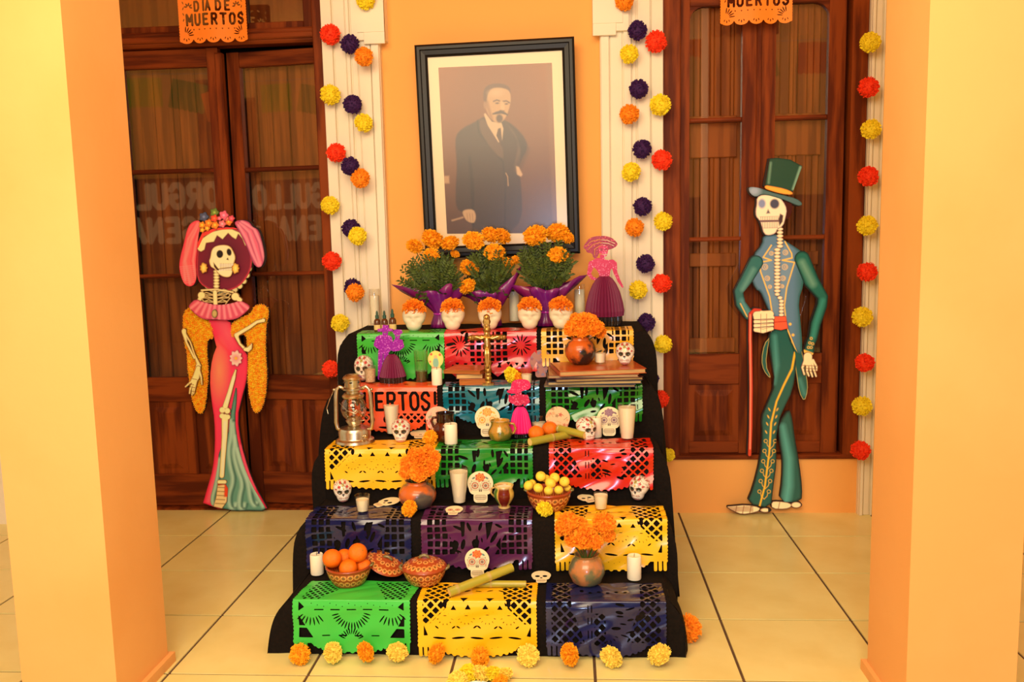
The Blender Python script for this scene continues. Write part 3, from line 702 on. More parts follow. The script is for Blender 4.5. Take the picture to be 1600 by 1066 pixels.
# ================================================================== PAPER FLOWERS AND POMPOMS
def petals(n, r, seed, flat_=1.0, hemi=False, w_=.42, curl=.25, inner=.35, ball=.62):
    rr = random.Random(seed); m = MB()
    m.ball((0, 0, 0), r*ball, 14, 10, (1, 1, flat_), col=(.86, .84, .86))
    for i in range(n):
        t = (i+.5)/n; z = (1-t*(1.0 if hemi else 2)) if not hemi else 1-t*1.25
        a = i*2.39996+rr.uniform(-.2, .2); s = math.sqrt(max(0, 1-z*z))
        d = Vector((s*math.cos(a), s*math.sin(a), z)); d = (d+Vector([rr.uniform(-.14, .14) for _ in range(3)])).normalized()
        q = Vector((rr.uniform(-1, 1), rr.uniform(-1, 1), rr.uniform(-1, 1))); side = d.cross(q).normalized(); nrm = d.cross(side)
        R_ = r*rr.uniform(.86, 1.06); vs = []; cs = []
        for k, (rad, wd) in enumerate(((inner, .25), (.72, .8), (1.0, 1.0))):
            for j in (-1, -.33, .33, 1):
                off_ = nrm*R_*curl*(rr.uniform(-.5, .5) if k == 2 else rr.uniform(-.2, .2))*(1 if k else 0)
                p = d*R_*rad*(1 if k < 2 else rr.uniform(.93, 1.05))+side*j*R_*w_*wd*.5+off_
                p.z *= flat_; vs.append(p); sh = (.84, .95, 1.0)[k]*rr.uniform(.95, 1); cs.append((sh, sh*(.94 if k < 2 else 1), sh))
        m.add(vs, [(k*4+j, k*4+j+1, (k+1)*4+j+1, (k+1)*4+j) for k in range(2) for j in range(3)], cs)
    return m
def flower_mat(name, c, rough=.8):
    """petal colour, a little deeper in the folds"""
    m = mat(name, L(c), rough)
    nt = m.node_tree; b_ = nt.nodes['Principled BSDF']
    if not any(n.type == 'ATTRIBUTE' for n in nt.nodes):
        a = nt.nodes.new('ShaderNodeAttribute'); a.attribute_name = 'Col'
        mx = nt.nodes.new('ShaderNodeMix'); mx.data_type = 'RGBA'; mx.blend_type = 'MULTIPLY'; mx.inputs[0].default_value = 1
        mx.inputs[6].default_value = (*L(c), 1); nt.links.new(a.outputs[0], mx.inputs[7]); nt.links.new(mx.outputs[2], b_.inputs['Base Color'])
    return m
PC = {'red': flower_mat('tissue_red', (255, 66, 18)), 'orange': flower_mat('tissue_orange', (255, 156, 20)), 'yellow': flower_mat('tissue_yellow', (255, 232, 40)), 'purple': flower_mat('tissue_purple', (62, 20, 84)),
      'pale': flower_mat('tissue_pale', (255, 228, 96)), 'gold': flower_mat('tissue_gold', (255, 176, 10)), 'marigold': flower_mat('tissue_marigold', (255, 150, 16))}
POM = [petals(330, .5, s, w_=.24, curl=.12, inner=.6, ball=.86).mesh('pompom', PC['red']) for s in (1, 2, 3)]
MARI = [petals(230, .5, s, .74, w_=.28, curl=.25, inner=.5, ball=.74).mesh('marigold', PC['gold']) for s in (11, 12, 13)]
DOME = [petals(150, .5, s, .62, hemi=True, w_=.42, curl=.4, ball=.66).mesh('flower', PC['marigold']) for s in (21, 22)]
def bloom(mesh, color, loc, d, name='paper_pompom', parent=None, rot=None, seed=0, sc=(1, 1, 1)):
    o = link(name, mesh, parent, loc); o.scale = (d*sc[0], d*sc[1], d*sc[2]); rr = random.Random(seed+int(abs(loc[0])*1000))
    o.rotation_euler = rot if rot is not None else (rr.uniform(-.4, .4), rr.uniform(-.4, .4), rr.uniform(0, 6))
    o.material_slots[0].link = 'OBJECT'; o.material_slots[0].material = PC[color]; return o
ORD = ['first', 'second', 'third', 'fourth', 'fifth', 'sixth', 'seventh', 'eighth', 'ninth', 'tenth']
def poms(lst, Y, where, group):
    cnt = {}
    for i, (px, py, c, r) in enumerate(lst):
        cnt[c] = cnt.get(c, 0)+1
        Y_ = Y; near = [q for q in lst[:i] if math.hypot(q[0]-px, q[1]-py) < q[3]+r+1]
        if near: Y_ = Y-(.075 if math.hypot(near[-1][0]-px, near[-1][1]-py) < 16 else .045)
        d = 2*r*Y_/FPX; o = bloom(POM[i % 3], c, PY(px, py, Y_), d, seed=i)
        tag(o, '%s paper pompom on %s, %s %s from the top' % (c, where, ORD[cnt[c]-1], c), 'pompom', group)
LP = [(571, -1, 'yellow', 15), (516, 54, 'red', 15.5), (546.5, 69, 'purple', 14.5), (568.5, 88.5, 'orange', 14.5), (516, 148, 'yellow', 15.5), (551, 163.5, 'purple', 14.5), (568, 192, 'yellow', 14), (525.5, 239, 'red', 15), (547.5, 260, 'purple', 14.5), (563, 278.5, 'orange', 15),
      (516, 321, 'yellow', 14.5), (548, 357, 'purple', 14.5), (559, 369, 'yellow', 14.5), (518.5, 408, 'red', 15), (551, 449, 'purple', 14), (555, 457.5, 'orange', 14.5), (531.5, 505, 'yellow', 14.5), (517, 577, 'red', 14)]
RP = [(976, 2, 'orange', 14), (996, 47.5, 'purple', 14.5), (1025, 65, 'red', 16), (983, 84.5, 'yellow', 14), (998, 139, 'purple', 14.5), (1031.5, 164, 'yellow', 16), (983, 178.5, 'orange', 15), (1003.5, 233, 'purple', 14.5), (1034, 250, 'red', 15.5), (986, 268.5, 'yellow', 14.5),
      (1004, 323, 'purple', 14.5), (1036, 346, 'yellow', 14.5), (991.5, 355.5, 'orange', 14.5), (1008.5, 412, 'purple', 14.5), (1034, 443, 'red', 15), (997, 453, 'yellow', 14.5), (1009.5, 504, 'purple', 14.5), (1036, 538, 'yellow', 14), (1018, 592, 'purple', 12), (1031, 624, 'red', 14.5), (1044, 711, 'yellow', 11)]
FP_ = [(1360, 66, 'yellow', 15), (1357, 136.5, 'red', 15), (1361, 202, 'yellow', 14.5), (1357, 275.5, 'red', 15), (1355, 352.5, 'yellow', 15), (1355, 425, 'red', 15), (1347.5, 495, 'yellow', 15.5), (1351, 567, 'red', 14.5), (1347, 634.5, 'yellow', 15), (1345, 704, 'red', 15)]
poms(LP, 4.258, 'the pilaster left of the portrait', 'pompoms on the left pilaster')
poms(RP, 4.258, 'the pilaster right of the portrait', 'pompoms on the right pilaster')
poms(FP_, 4.25, 'the edge beyond the right doors', 'pompoms beyond the right doors')

# ================================================================== FRAMED PORTRAIT
def portrait():
    ax, az = PY(648, 70, 4.27)[0], PY(648, 70, 4.27)[2]; bx, bz = PY(897, 59, 4.27)[0], PY(897, 59, 4.27)[2]
    W_ = math.hypot(bx-ax, bz-az); roll = math.atan2(bz-az, bx-ax); H_ = W_*940/702
    Tm = Vector(((ax+bx)/2, 4.27, (az+bz)/2))
    t = thing('framed_portrait', 'large black-framed sepia portrait of a man with a moustache in a suit', 'picture', tuple(Tm))
    t.rotation_euler = (math.radians(0.9), -roll-.010, 0)
    k = W_/702
    hw = 351; fw = 54
    prof = [(0, .012), (0, -.012), (10, -.020), (22, -.020), (26, -.013), (44, -.010), (48, -.014), (54, -.008), (54, .012)]
    m = MB(); vs = []
    for (cx, cz, dx, dz) in ((-hw, 0, 1, 1), (hw, 0, -1, 1), (hw, 940, -1, -1), (-hw, 940, 1, -1)):
        for (o_, y) in prof: vs.append(((cx+dx*o_)*k, y, -(cz+dz*o_)*k))
    n = len(prof)
    m.add(vs, [(c*n+i, ((c+1) % 4)*n+i, ((c+1) % 4)*n+i+1, c*n+i+1) for c in range(4) for i in range(n-1)])
    MB().tube([(0, .07, -.06), (0, .115, -.055)], .006, 8).build('wall_hook', M_brass, t)
    MB().box(-(hw-30)*k, (hw-30)*k, .012, .080, -920*k, -20*k).build('backing', mat('frame_back', (.05, .03, .02), .8), t)
    m.build('frame', mat('frame_black', (.010, .008, .007), .38, spec=.3), t)
    MB().box(-(hw-40)*k, (hw-40)*k, .004, .010, -(900)*k, -40*k).build('mat_board', mat('mat_board', L((236, 212, 172)), .7), t)
    # print, drawn in the units of a 702 x 940 frame
    u = lambda x, y: x-133-.027*(y-82)-351
    v = lambda x, y: y-82+.0456*(x-133)
    Q = lambda *pts: [(u(x, y), v(x, y)) for x, y in pts]
    p = Paint((118, 72, 38))
    def bg(x, y, d, C):
        g = np.clip((y-100)/740, 0, 1)[:, None]; h = np.clip((x+250)/500, 0, 1)[:, None]
        top = np.array(L((176, 104, 34))); low = np.array(L((96, 62, 46))); lft = top
        C = top*(1-g)+low*g; return C*(1-.25*np.sin(h*PI)*(g > 0)*(1-g))
    p.fx(bg)
    S1, S2, S3 = (70, 46, 36), (36, 22, 18), (112, 78, 56)
    suit = s_poly(Q((435, 385), (405, 405), (330, 440), (300, 480), (310, 600), (300, 700), (300, 790), (330, 812), (372, 800), (372, 902), (600, 902), (598, 650), (575, 640), (590, 590), (632, 520), (610, 470), (560, 420), (520, 400), (470, 400)), 2)
    p.add(suit, S1, 4)
    p.add(s_poly(Q((360, 560), (372, 800), (372, 902), (380, 902), (385, 700), (372, 560))), S2, 4, .7)
    p.line(s_cap(Q((405, 405), (410, 460), (430, 480), (515, 585)), 1), S2, 2, 3)
    p.add(s_poly(Q((408, 410), (436, 392), (520, 520), (516, 585), (430, 485)), 1), S3, 3, .8)
    p.add(s_poly(Q((520, 400), (548, 440), (590, 500), (560, 620), (578, 640), (600, 560), (585, 480)), 1), S3, 4, .7)
    p.line(s_cap(Q((516, 585), (525, 700), (520, 890)), 1), S2, 2, 2.5, .8)
    p.add(s_cap(Q((590, 500), (620, 530), (590, 600)), 16), S2, 8, .4)
    p.add(s_poly(Q((434, 378), (440, 372), (470, 410), (512, 415), (520, 440), (514, 490), (497, 500), (450, 425))), (236, 204, 160), 2)
    p.add(s_poly(Q((496, 440), (508, 436), (514, 495), (502, 500), (488, 470))), (86, 58, 46), 2)
    # head
    p.add(s_poly(Q((438, 300), (440, 345), (455, 385), (480, 412), (505, 418), (530, 395), (550, 345), (556, 300), (545, 268), (500, 255), (455, 265)), 2), (220, 176, 122), 3)
    p.add(s_poly(Q((434, 330), (446, 352), (462, 400), (478, 408), (462, 350), (452, 310)), 1), (168, 118, 76), 5, .8)
    p.add(s_poly(Q((432, 300), (436, 265), (465, 246), (515, 244), (550, 258), (556, 292), (545, 272), (505, 262), (470, 266), (452, 290), (446, 330), (436, 330)), 1), (112, 74, 50), 3)
    p.add(s_ell(u(440, 338), v(440, 338), 7, 15), (178, 128, 84), 3)
    p.add(s_cap(Q((478, 322), (492, 316), (504, 320)), 3), (96, 62, 44), 2.5); p.add(s_cap(Q((520, 322), (535, 320), (548, 328)), 3), (96, 62, 44), 2.5)
    p.add(s_ell(u(494, 330), v(494, 330), 8, 3.5), (84, 52, 40), 2); p.add(s_ell(u(535, 333), v(535, 333), 7, 3.5), (84, 52, 40), 2)
    p.add(s_poly(Q((510, 322), (508, 352), (520, 362), (528, 352), (520, 322))), (236, 196, 142), 3, .8); p.add(s_cap(Q((506, 362), (524, 364)), 2.5), (110, 70, 48), 2)
    p.add(s_cap(Q((474, 376), (490, 372), (510, 368), (528, 374), (538, 380)), [3, 6, 7, 5, 3]), (74, 46, 36), 2.5)
    p.add(s_ell(u(503, 396), v(503, 396), 15, 18), (84, 54, 42), 4)
    p.add(s_ell(u(490, 285), v(490, 285), 30, 15), (240, 204, 156), 10, .6)
    # hands, chain, cane
    p.add(s_poly(Q((328, 806), (345, 796), (380, 796), (390, 820), (388, 845), (378, 858), (350, 850), (335, 828)), 1), (232, 190, 140), 3)
    for q in (350, 362, 374): p.line(s_cap(Q((q, 815), (q+3, 848)), .5), (150, 104, 74), .7, 1.5, .7)
    p.add(s_cap(Q((282, 846), (330, 832)), 4), (200, 160, 120), 2.5)
    p.add(s_poly(Q((574, 604), (586, 606), (603, 640), (596, 650), (578, 640))), (236, 196, 150), 3)
    p.add(s_cap(Q((528, 634), (536, 650), (538, 690)), 2), (206, 164, 116), 1.6)
    p.add(s_box(u(247, 648), v(247, 648), u(272, 648), v(272, 680)), (214, 168, 120), 4)
    p.add(s_poly(Q((712, 160), (738, 158), (757, 900), (742, 900))), (168, 120, 74), 10, .5)
    p.k = .6
    reg = s_poly(Q((235, 176), (737, 158), (757, 899), (257, 906)))
    bb = (u(257, 906)-30, 75, u(737, 158)+12, 870)
    flat('photograph', reg, bb, 2.4, lambda a, b_, d: np.stack([a*k, np.zeros_like(a)+.003, -b_*k], 1), mat('photo_print', attr=True, rough=.5), col=p, parent=t)
    gm = mat('picture_glass', (1, 1, 1), .30, alpha=.10, spec=.9)
    gm.node_tree.nodes['Principled BSDF'].inputs['Coat Weight'].default_value = 0
    gl = bpy.data.materials.new('frame_glass'); gl.use_nodes = True; nt = gl.node_tree; nt.nodes.clear()
    out = nt.nodes.new('ShaderNodeOutputMaterial'); mx = nt.nodes.new('ShaderNodeMixShader'); tr_ = nt.nodes.new('ShaderNodeBsdfTransparent'); gs = nt.nodes.new('ShaderNodeBsdfGlossy')
    gs.inputs['Roughness'].default_value = .22; mx.inputs[0].default_value = .03
    nt.links.new(tr_.outputs[0], mx.inputs[1]); nt.links.new(gs.outputs[0], mx.inputs[2]); nt.links.new(mx.outputs[0], out.inputs[0])
    MB().add([(-(hw-48)*k, -.004, -892*k), ((hw-48)*k, -.004, -892*k), ((hw-48)*k, -.004, -48*k), (-(hw-48)*k, -.004, -48*k)], [(0, 1, 2, 3)]).build('glass', gl, t)
portrait()

# ================================================================== LARGE PAINTED SKELETON LADY
def board_helpers(t, loc, Y0):
    cnt = [0]
    def part(name, sdf, bb, paint, lift, thick=.004, step=.8, m=M_attr, relief=None, smooth=False):
        if isinstance(paint, Paint): paint.k = 1.5
        return flat(name, sdf, bb, step, (lambda a, b_, d: planeY(Y0, loc)(a, b_, np.asarray(d)-lift)), m, col=paint, parent=t, thick=thick+lift*.0, relief=relief, smooth=smooth)
    return part
def catrina():
    Y0 = 4.405; loc = PY(352, 798, Y0)
    loc = (loc[0], Y0, 0.0)
    t = thing('painted_skeleton_lady', 'tall cut-out skeleton lady in a pink dress and feathered hat against left doors', 'figure', loc)
    P = board_helpers(t, loc, Y0)
    c = lambda *p: [(260+x/4.1, 300+y/4.1) for x, y in p]
    e = lambda *p: [(260+x/3.95, 540+y/3.95) for x, y in p]
    bone = lambda: Paint((232, 214, 150)).edge((120, 92, 50), 1.6)
    nz = lambda x, y: (np.sin(x*1.9+np.sin(y*1.3)*1.5)+np.sin(y*2.1+np.sin(x*1.7)*1.4))*.5
    nz2 = lambda x, y: (np.sin(x*1.15+2.1*np.sin(y*.83+.7*np.sin(x*.37)))*np.sin(y*1.05+2.3*np.sin(x*.71+1.3*np.sin(y*.29)))+.5*np.sin(x*2.3+y*1.1+3*np.sin(y*.6))*np.sin(y*2.2-x*.7))
    # marigold stole
    g1 = s_poly(c((110, 770), (150, 735), (190, 760), (250, 800), (300, 850), (305, 945), (268, 940), (262, 1000))+e((255, 60), (262, 180), (250, 320), (235, 410), (205, 425), (175, 390), (150, 290), (130, 120), (124, 20))+c((120, 1000), (105, 860)), 1)
    g2 = s_poly(c((410, 850), (470, 805), (540, 780), (560, 730), (620, 715), (660, 750), (655, 800), (640, 860))+e((612, 40), (626, 180), (612, 330), (585, 400), (560, 420), (535, 400), (512, 320), (500, 200), (505, 60))+c((520, 1000), (512, 905), (440, 935), (412, 930)), 1)
    rag = lambda f: (lambda x, y: f(x, y)+1.4*nz(x, y))
    def gp(x, y, d):
        k = np.clip(.5+.8*nz2(x*1.2, y*1.2), 0, 1)[:, None]; C = np.array(L((255, 204, 44)))*k+np.array(L((214, 116, 10)))*(1-k)
        q = np.clip(1-d/3, 0, 1)[:, None]*.4; return (C*(1-q)+np.array(L((196, 110, 16)))*q)*1.35
    ul = dict(relief=lambda x, y, d: .0045*(1+nz2(x*1.2, y*1.2))*np.clip(d/2, 0, 1))
    for g, bb in ((g1, (284, 474, 336, 648)), (g2, (358, 470, 424, 648))):
        P('marigold_stole', rag(g), bb, gp, .004, .010, .75, **ul)
    # dress
    dress = s_poly(c((262, 815), (300, 820), (410, 820), (420, 880), (450, 960), (500, 1010), (522, 1050))+e((500, 60), (505, 130), (495, 220), (465, 330), (440, 440), (460, 600), (505, 760), (545, 860), (600, 960), (630, 1018), (220, 1000), (255, 880), (290, 760), (303, 620), (300, 460), (280, 330), (270, 200), (285, 80), (315, 0))+c((325, 1000), (300, 900)), 1)
    dp = Paint((238, 48, 84)).edge((176, 20, 56), 4).add(s_ell(343, 580, 7, 22), (255, 150, 90), 12, .85).add(s_ell(355, 520, 5, 16, -.4), (255, 100, 110), 8, .6)
    dp.add(s_cap(e((330, 700), (290, 860), (262, 960)), 1.6), (255, 110, 130), 3, .7).add(s_cap(e((460, 620), (500, 760), (545, 880)), 1.2), (255, 100, 130), 3, .7)
    dp.add(s_cap(c((300, 860), (340, 960), (400, 1020), (410, 1060)), 1), (186, 24, 60), 2.5, .6)
    P('dress', dress, (312, 496, 424, 800), dp, .006, .010)
    teal = s_poly(e((436, 240), (418, 320), (395, 440), (385, 560), (330, 640), (318, 760), (295, 860), (272, 950), (285, 990), (330, 1000), (420, 1016), (500, 1014), (625, 1018), (590, 960), (530, 860), (480, 740), (445, 600), (425, 460), (440, 320)), 1)
    tp = Paint((86, 138, 118)).edge((34, 70, 62), 3)
    for k, pts in enumerate([[(400, 460), (405, 560), (385, 640), (395, 740), (420, 830), (385, 930), (395, 1000), (425, 1000), (430, 975)], [(415, 480), (425, 600), (415, 660), (440, 760), (475, 850), (455, 930), (450, 1000), (480, 1005), (485, 975)],
                             [(425, 560), (445, 680), (470, 760), (510, 850), (520, 950), (545, 990), (560, 970)], [(440, 640), (480, 760), (540, 880), (600, 990)], [(330, 700), (312, 850), (285, 940), (290, 975)]]):
        pts = curve(pts, 3); tp.add(s_cap(e(*pts), 2.4), (158, 192, 168), 2.4, .9); tp.line(s_cap(e(*[(x+18, y) for x, y in pts]), .6), (34, 76, 68), .7, 1.2, .9)
    P('underskirt', teal, (326, 598, 424, 800), tp, .009, .006)
    # leg bone and shoe
    leg = s_u(s_cap(e((434, 150), (420, 200), (395, 290), (370, 372)), [1.6, 3.2, 3.6, 4.4]), s_circ(*e((352, 395))[0], 5.2), s_circ(*e((382, 400))[0], 5), s_circ(*e((350, 432))[0], 4.6), s_circ(*e((385, 438))[0], 4.4),
              s_cap(e((368, 440), (365, 560), (355, 700), (348, 800)), [5.6, 4.6, 4.0, 4.0]), s_cap(e((332, 838), (366, 838)), 3.4))
    P('leg_bone', leg, (338, 570, 376, 760), bone().add(s_cap(e((425, 190), (380, 350)), .8), (250, 238, 190), 1.5).add(s_cap(e((368, 470), (352, 790)), .9), (250, 240, 192), 1.8), .014, .010, .6)
    sh = s_poly(e((322, 850), (370, 850), (385, 880), (380, 960), (350, 1003), (295, 990), (312, 930)))
    shp = Paint((214, 190, 132)).edge((96, 60, 34), 1.4).add(s_poly(e((365, 850), (390, 870), (384, 930), (362, 930))), (206, 60, 26), 1)
    for q in (870, 895, 920, 945, 970): shp.line(s_cap(e((310, q), (366, q+3)), .2), (140, 108, 62), .5, .6)
    shp.add(s_cap(e((328, 852), (366, 846)), 2.2), (150, 40, 22), 1.2)
    P('foot', sh, (332, 752, 360, 796), shp, .014, .010, .5)
    # hat
    hc = c((372, 440))[0]
    brimf = s_poly(c((210, 330), (250, 260), (330, 225), (420, 225), (490, 255), (540, 330), (556, 430), (548, 500), (500, 580), (440, 625), (340, 640), (250, 610), (206, 560), (200, 450)), 1)
    lace = s_u(*[s_circ(hc[0]+41*math.cos(a)*.98, hc[1]+2+48*math.sin(a), 4.6) for a in [2*PI*i/28 for i in range(28)] if not (-2.75 < math.atan2(math.sin(a), math.cos(a)) < -.45)])
    P('hat_lace_edge', lace, (300, 355, 402, 468), Paint((214, 202, 140)).edge((120, 110, 60), 1.6), .012, .012)
    P('hat_brim', brimf, (300, 350, 402, 462), Paint((110, 18, 46)).edge((190, 50, 70), 3).add(s_ell(hc[0], hc[1]-8, 26, 30), (86, 12, 38), 14), .016, .006)
    lz = s_poly(c((205, 360), (235, 300), (300, 255), (370, 238), (430, 238), (480, 260), (520, 330), (515, 350), (495, 300), (470, 270), (455, 305), (430, 290), (405, 265), (370, 305), (335, 280), (315, 320), (265, 328), (255, 370), (232, 384), (215, 375)))
    P('lace_fringe', lz, (306, 354, 390, 396), Paint((228, 214, 150)).edge((140, 120, 70), 1.6), .020, .004, .6)
    P('hat_band', s_poly(c((205, 340), (240, 262), (320, 232), (440, 228), (480, 240), (440, 236), (330, 245), (250, 285), (212, 362))), (306, 352, 380, 392), Paint((214, 56, 50)), .021, .004, .6)
    # feathers
    fl_ = s_u(s_poly(c((228, 182), (190, 185), (150, 220), (125, 330), (98, 430), (95, 500), (120, 580), (150, 605), (185, 600), (205, 560), (200, 460), (208, 380), (215, 280), (228, 230)), 2))
    fp = Paint((246, 88, 100)).edge((196, 40, 70), 3)
    for pts in [((215, 200), (160, 300), (120, 440), (150, 590)), ((222, 220), (190, 320), (170, 440), (190, 560)), ((200, 200), (140, 300), (110, 450), (120, 560))]:
        fp.line(s_cap(c(*pts), .5), (206, 50, 80), .5, .9, .8); fp.add(s_cap(c(*[(x+14, y) for x, y in pts]), 1.2), (255, 150, 150), 2, .6)
    for i in range(9): fp.line(s_cap(c((100+i*3, 480+i*13), (190, 470+i*13)), .2), (255, 140, 150), .4, .8, .6)
    P('pink_feather', fl_, (282, 342, 318, 450), fp, .024, .008, .7)
    fr_ = s_u(s_poly(c((440, 190), (500, 178), (545, 195), (560, 225), (600, 240), (625, 330), (638, 400), (632, 460), (605, 488), (575, 470), (550, 420), (535, 370), (500, 300), (470, 240)), 2))
    fp = Paint((206, 92, 122)).edge((134, 42, 84), 3)
    for pts in [((470, 200), (530, 260), (560, 350), (600, 470)), ((480, 190), (560, 240), (600, 330), (625, 440)), ((460, 215), (510, 300), (545, 390), (585, 470))]:
        fp.line(s_cap(c(*pts), .5), (140, 50, 92), .5, .9, .8); fp.add(s_cap(c(*[(x+14, y) for x, y in pts]), 1.2), (240, 160, 176), 2, .6)
    P('mauve_feather', fr_, (364, 340, 420, 422), fp, .024, .008, .7)
    # flowers on the hat
    for (x, y, r, col_) in [(255, 160, 32, (70, 78, 110)), (322, 132, 30, (96, 118, 40)), (382, 150, 32, (226, 92, 120)), (243, 212, 24, (255, 140, 30)), (245, 244, 18, (250, 150, 40)), (285, 200, 27, (255, 124, 30)), (275, 232, 20, (255, 150, 40)), (322, 170, 26, (240, 70, 40)), (325, 212, 28, (255, 130, 30)),
                            (372, 205, 26, (240, 110, 120)), (412, 192, 26, (255, 120, 40)), (430, 170, 22, (220, 70, 90)), (395, 170, 20, (255, 110, 100)), (355, 170, 16, (240, 90, 110))]:
        q = c((x, y))[0]; R_ = r/4.1
        f = (lambda q, R_: lambda X, Y: np.hypot(X-q[0], Y-q[1])-R_*(.88+.12*np.cos(5*np.arctan2(Y-q[1], X-q[0]))))(q, R_)
        P('hat_flower', f, (q[0]-R_-1, q[1]-R_-1, q[0]+R_+1, q[1]+R_+1), Paint(col_).edge(tuple(int(v*.6) for v in col_), 1.8).add(s_circ(q[0], q[1], R_*.25), tuple(min(255, int(v*1.25)+30) for v in col_), 1), .028+random.random()*.004, .006, .5)
    # chest, neck, skull
    ribs = []
    for y0, w_ in ((640, 86), (660, 96), (684, 92), (706, 74)):
        for s in (-1, 1): ribs.append(s_cap(c((330, y0+2), (330+s*w_*.6, y0-18), (330+s*w_, y0-6), (330+s*w_*.8, y0+16), (330+s*14, y0+20)), 1.0))
    ribs += [s_cap(c((326, 640), (330, 740)), 3.6), s_cap(c((240, 628), (330, 622), (440, 640)), 1.7), s_circ(*c((240, 660))[0], 6), s_circ(*c((455, 668))[0], 6.4), s_cap(c((240, 660), (226, 690)), 3.4), s_cap(c((455, 668), (484, 690)), 4)]
    P('rib_cage', s_u(*ribs), (310, 446, 384, 486), bone(), .030, .012, .55)
    neck = s_u(*[s_ell(*c((334, 508+i*19))[0], 5.0, 2.9) for i in range(7)])
    P('neck_bones', neck, (333, 418, 350, 458), bone(), .028, .008, .5)
    sk = s_u(s_poly(c((305, 370), (330, 345), (380, 336), (425, 345), (448, 385), (460, 420), (450, 450), (445, 480), (440, 515), (425, 545), (385, 545), (350, 525), (325, 490), (300, 480), (288, 440), (298, 420)), 2))
    sp = Paint((246, 228, 166)).edge((150, 112, 62), 2)
    sp.add(s_ell(*c((359, 397))[0], 5.2, 6.2), (24, 14, 10), .8).add(s_ell(*c((418, 385))[0], 3.8, 5.8, -.2), (24, 14, 10), .8).add(s_poly(c((400, 432), (410, 418), (416, 436))), (40, 24, 14), .6)
    sp.add(s_poly(c((318, 448), (350, 490), (440, 478), (430, 498), (370, 505), (340, 500), (322, 478))), (60, 26, 14), .7).add(s_box(*c((356, 458))[0], *c((450, 480))[0]), (250, 238, 196), .6).add(s_cap(c((360, 500), (430, 492)), 1.6), (250, 238, 196), .6)
    for i in range(9): sp.line(s_cap(c((362+i*10.5, 456), (363+i*10.2, 500)), .1), (130, 90, 50), .25, .4)
    P('skull', sk, (328, 380, 374, 436), sp, .034, .010, .5)
    for q in ((258, 485), (460, 488)):
        x, y = c(q)[0]; P('earring', lambda X, Y, x=x, y=y: np.hypot((X-x)/.8, (Y-y)/1.1)-8*(.9+.1*np.cos(7*np.arctan2(Y-y, X-x))), (x-9, y-12, x+9, y+12), Paint((222, 160, 60)).edge((130, 80, 20), 3).add(s_ell(x, y, 2.5, 5), (255, 214, 110), 2), .038, .008, .5)
    # collar
    col_ = s_poly(c((205, 682), (250, 700), (330, 722), (420, 715), (490, 692), (545, 720), (550, 742), (500, 790), (460, 812), (400, 820), (330, 812), (260, 815), (215, 790), (160, 735), (168, 715)), 1)
    cp = Paint((196, 72, 102)).edge((140, 36, 70), 2)
    for i in range(11): cp.add(s_cap(c((222+i*27, 705+10*math.sin(i/10*PI)), (170+i*37, 745+62*math.sin(i/10*PI))), 1.1), (246, 160, 170), 2.2, .8)
    P('collar', col_, (298, 464, 396, 502), cp, .036, .008, .6)
    P('brooch', s_ell(*c((330, 775))[0], 4.4, 6.6), (334, 481, 346, 497), Paint((180, 160, 100)).edge((96, 80, 40), 2), .044, .006, .5)
    # arms
    armL = s_u(s_circ(*c((124, 888))[0], 4), s_cap(c((124, 895), (140, 960), (190, 1060)), [3.8, 2, 2]), s_cap(c((134, 910), (165, 960), (192, 1040))+e((208, 110)), [2, 1.5, 1.5, 3]), s_circ(*e((208, 122))[0], 4.4))
    P('arm_bone', armL, (284, 510, 320, 580), bone(), .022, .010, .5)
    hand = s_u(s_cap(e((208, 135), (195, 190), (180, 215)), [4, 5.5, 5]), s_cap(e((190, 200), (150, 232), (130, 250)), [2.4, 1.8, 1.4]), s_cap(e((185, 215), (160, 260), (155, 290)), [2.6, 1.9, 1.5]), s_cap(e((190, 215), (175, 265), (170, 300)), [2.6, 1.9, 1.5]), s_cap(e((195, 210), (185, 262), (180, 292)), [2.4, 1.8, 1.4]), s_cap(e((212, 150), (226, 190), (230, 235)), [2.6, 1.8, 1.4]))
    hp = bone(); [hp.line(s_cap(e((a, b_), (a+30, b_+6)), .1), (120, 90, 50), .4, .5) for a, b_ in ((150, 232), (158, 250), (170, 200), (160, 275))]
    P('hand', hand, (290, 570, 322, 620), hp, .024, .010, .5)
    armR = s_u(s_circ(*c((630, 820))[0], 3.4), s_cap(c((625, 822), (590, 830), (540, 865), (460, 912)), [3, 2.6, 3, 3.2]), s_circ(*c((460, 915))[0], 4.2), s_cap(c((460, 925), (480, 970), (515, 1005)), [3.2, 2, 2.6]))
    P('arm_bone', armR, (366, 494, 418, 550), bone(), .022, .010, .5)
    hr = s_u(*[s_cap(c((515, 1005), (535, 1015-i*6), (552, 1000-i*7), (556, 975-i*2+(i % 2)*6)), [3, 2, 1.7, 1.3]) for i in range(4)])
    P('hand', hr, (380, 528, 402, 554), bone(), .024, .010, .5)
    x, y = e((437, 76))[0]
    fl2 = lambda X, Y: np.hypot((X-x)/.85, (Y-y)/1.08)-12.2*(.9+.1*np.cos(9*np.arctan2(Y-y, X-x)))
    P('hip_flower', fl2, (x-14, y-16, x+14, y+16), Paint((234, 190, 176)).edge((170, 96, 110), 2).add(s_circ(x, y, 4.5), (170, 60, 90), 4, .8).add(s_circ(x, y, 2.2), (255, 170, 40), 1), .018, .008, .5)
    back = s_off(s_u(g1, g2, dress, teal, brimf, fl_, fr_, sk, armL, hand), .8)
    flat('backing_board', back, (280, 335, 425, 802), 1.0, planeY(Y0, loc), mat('board_edge', (.03, .015, .01), .7), parent=t, thick=.012)
catrina()

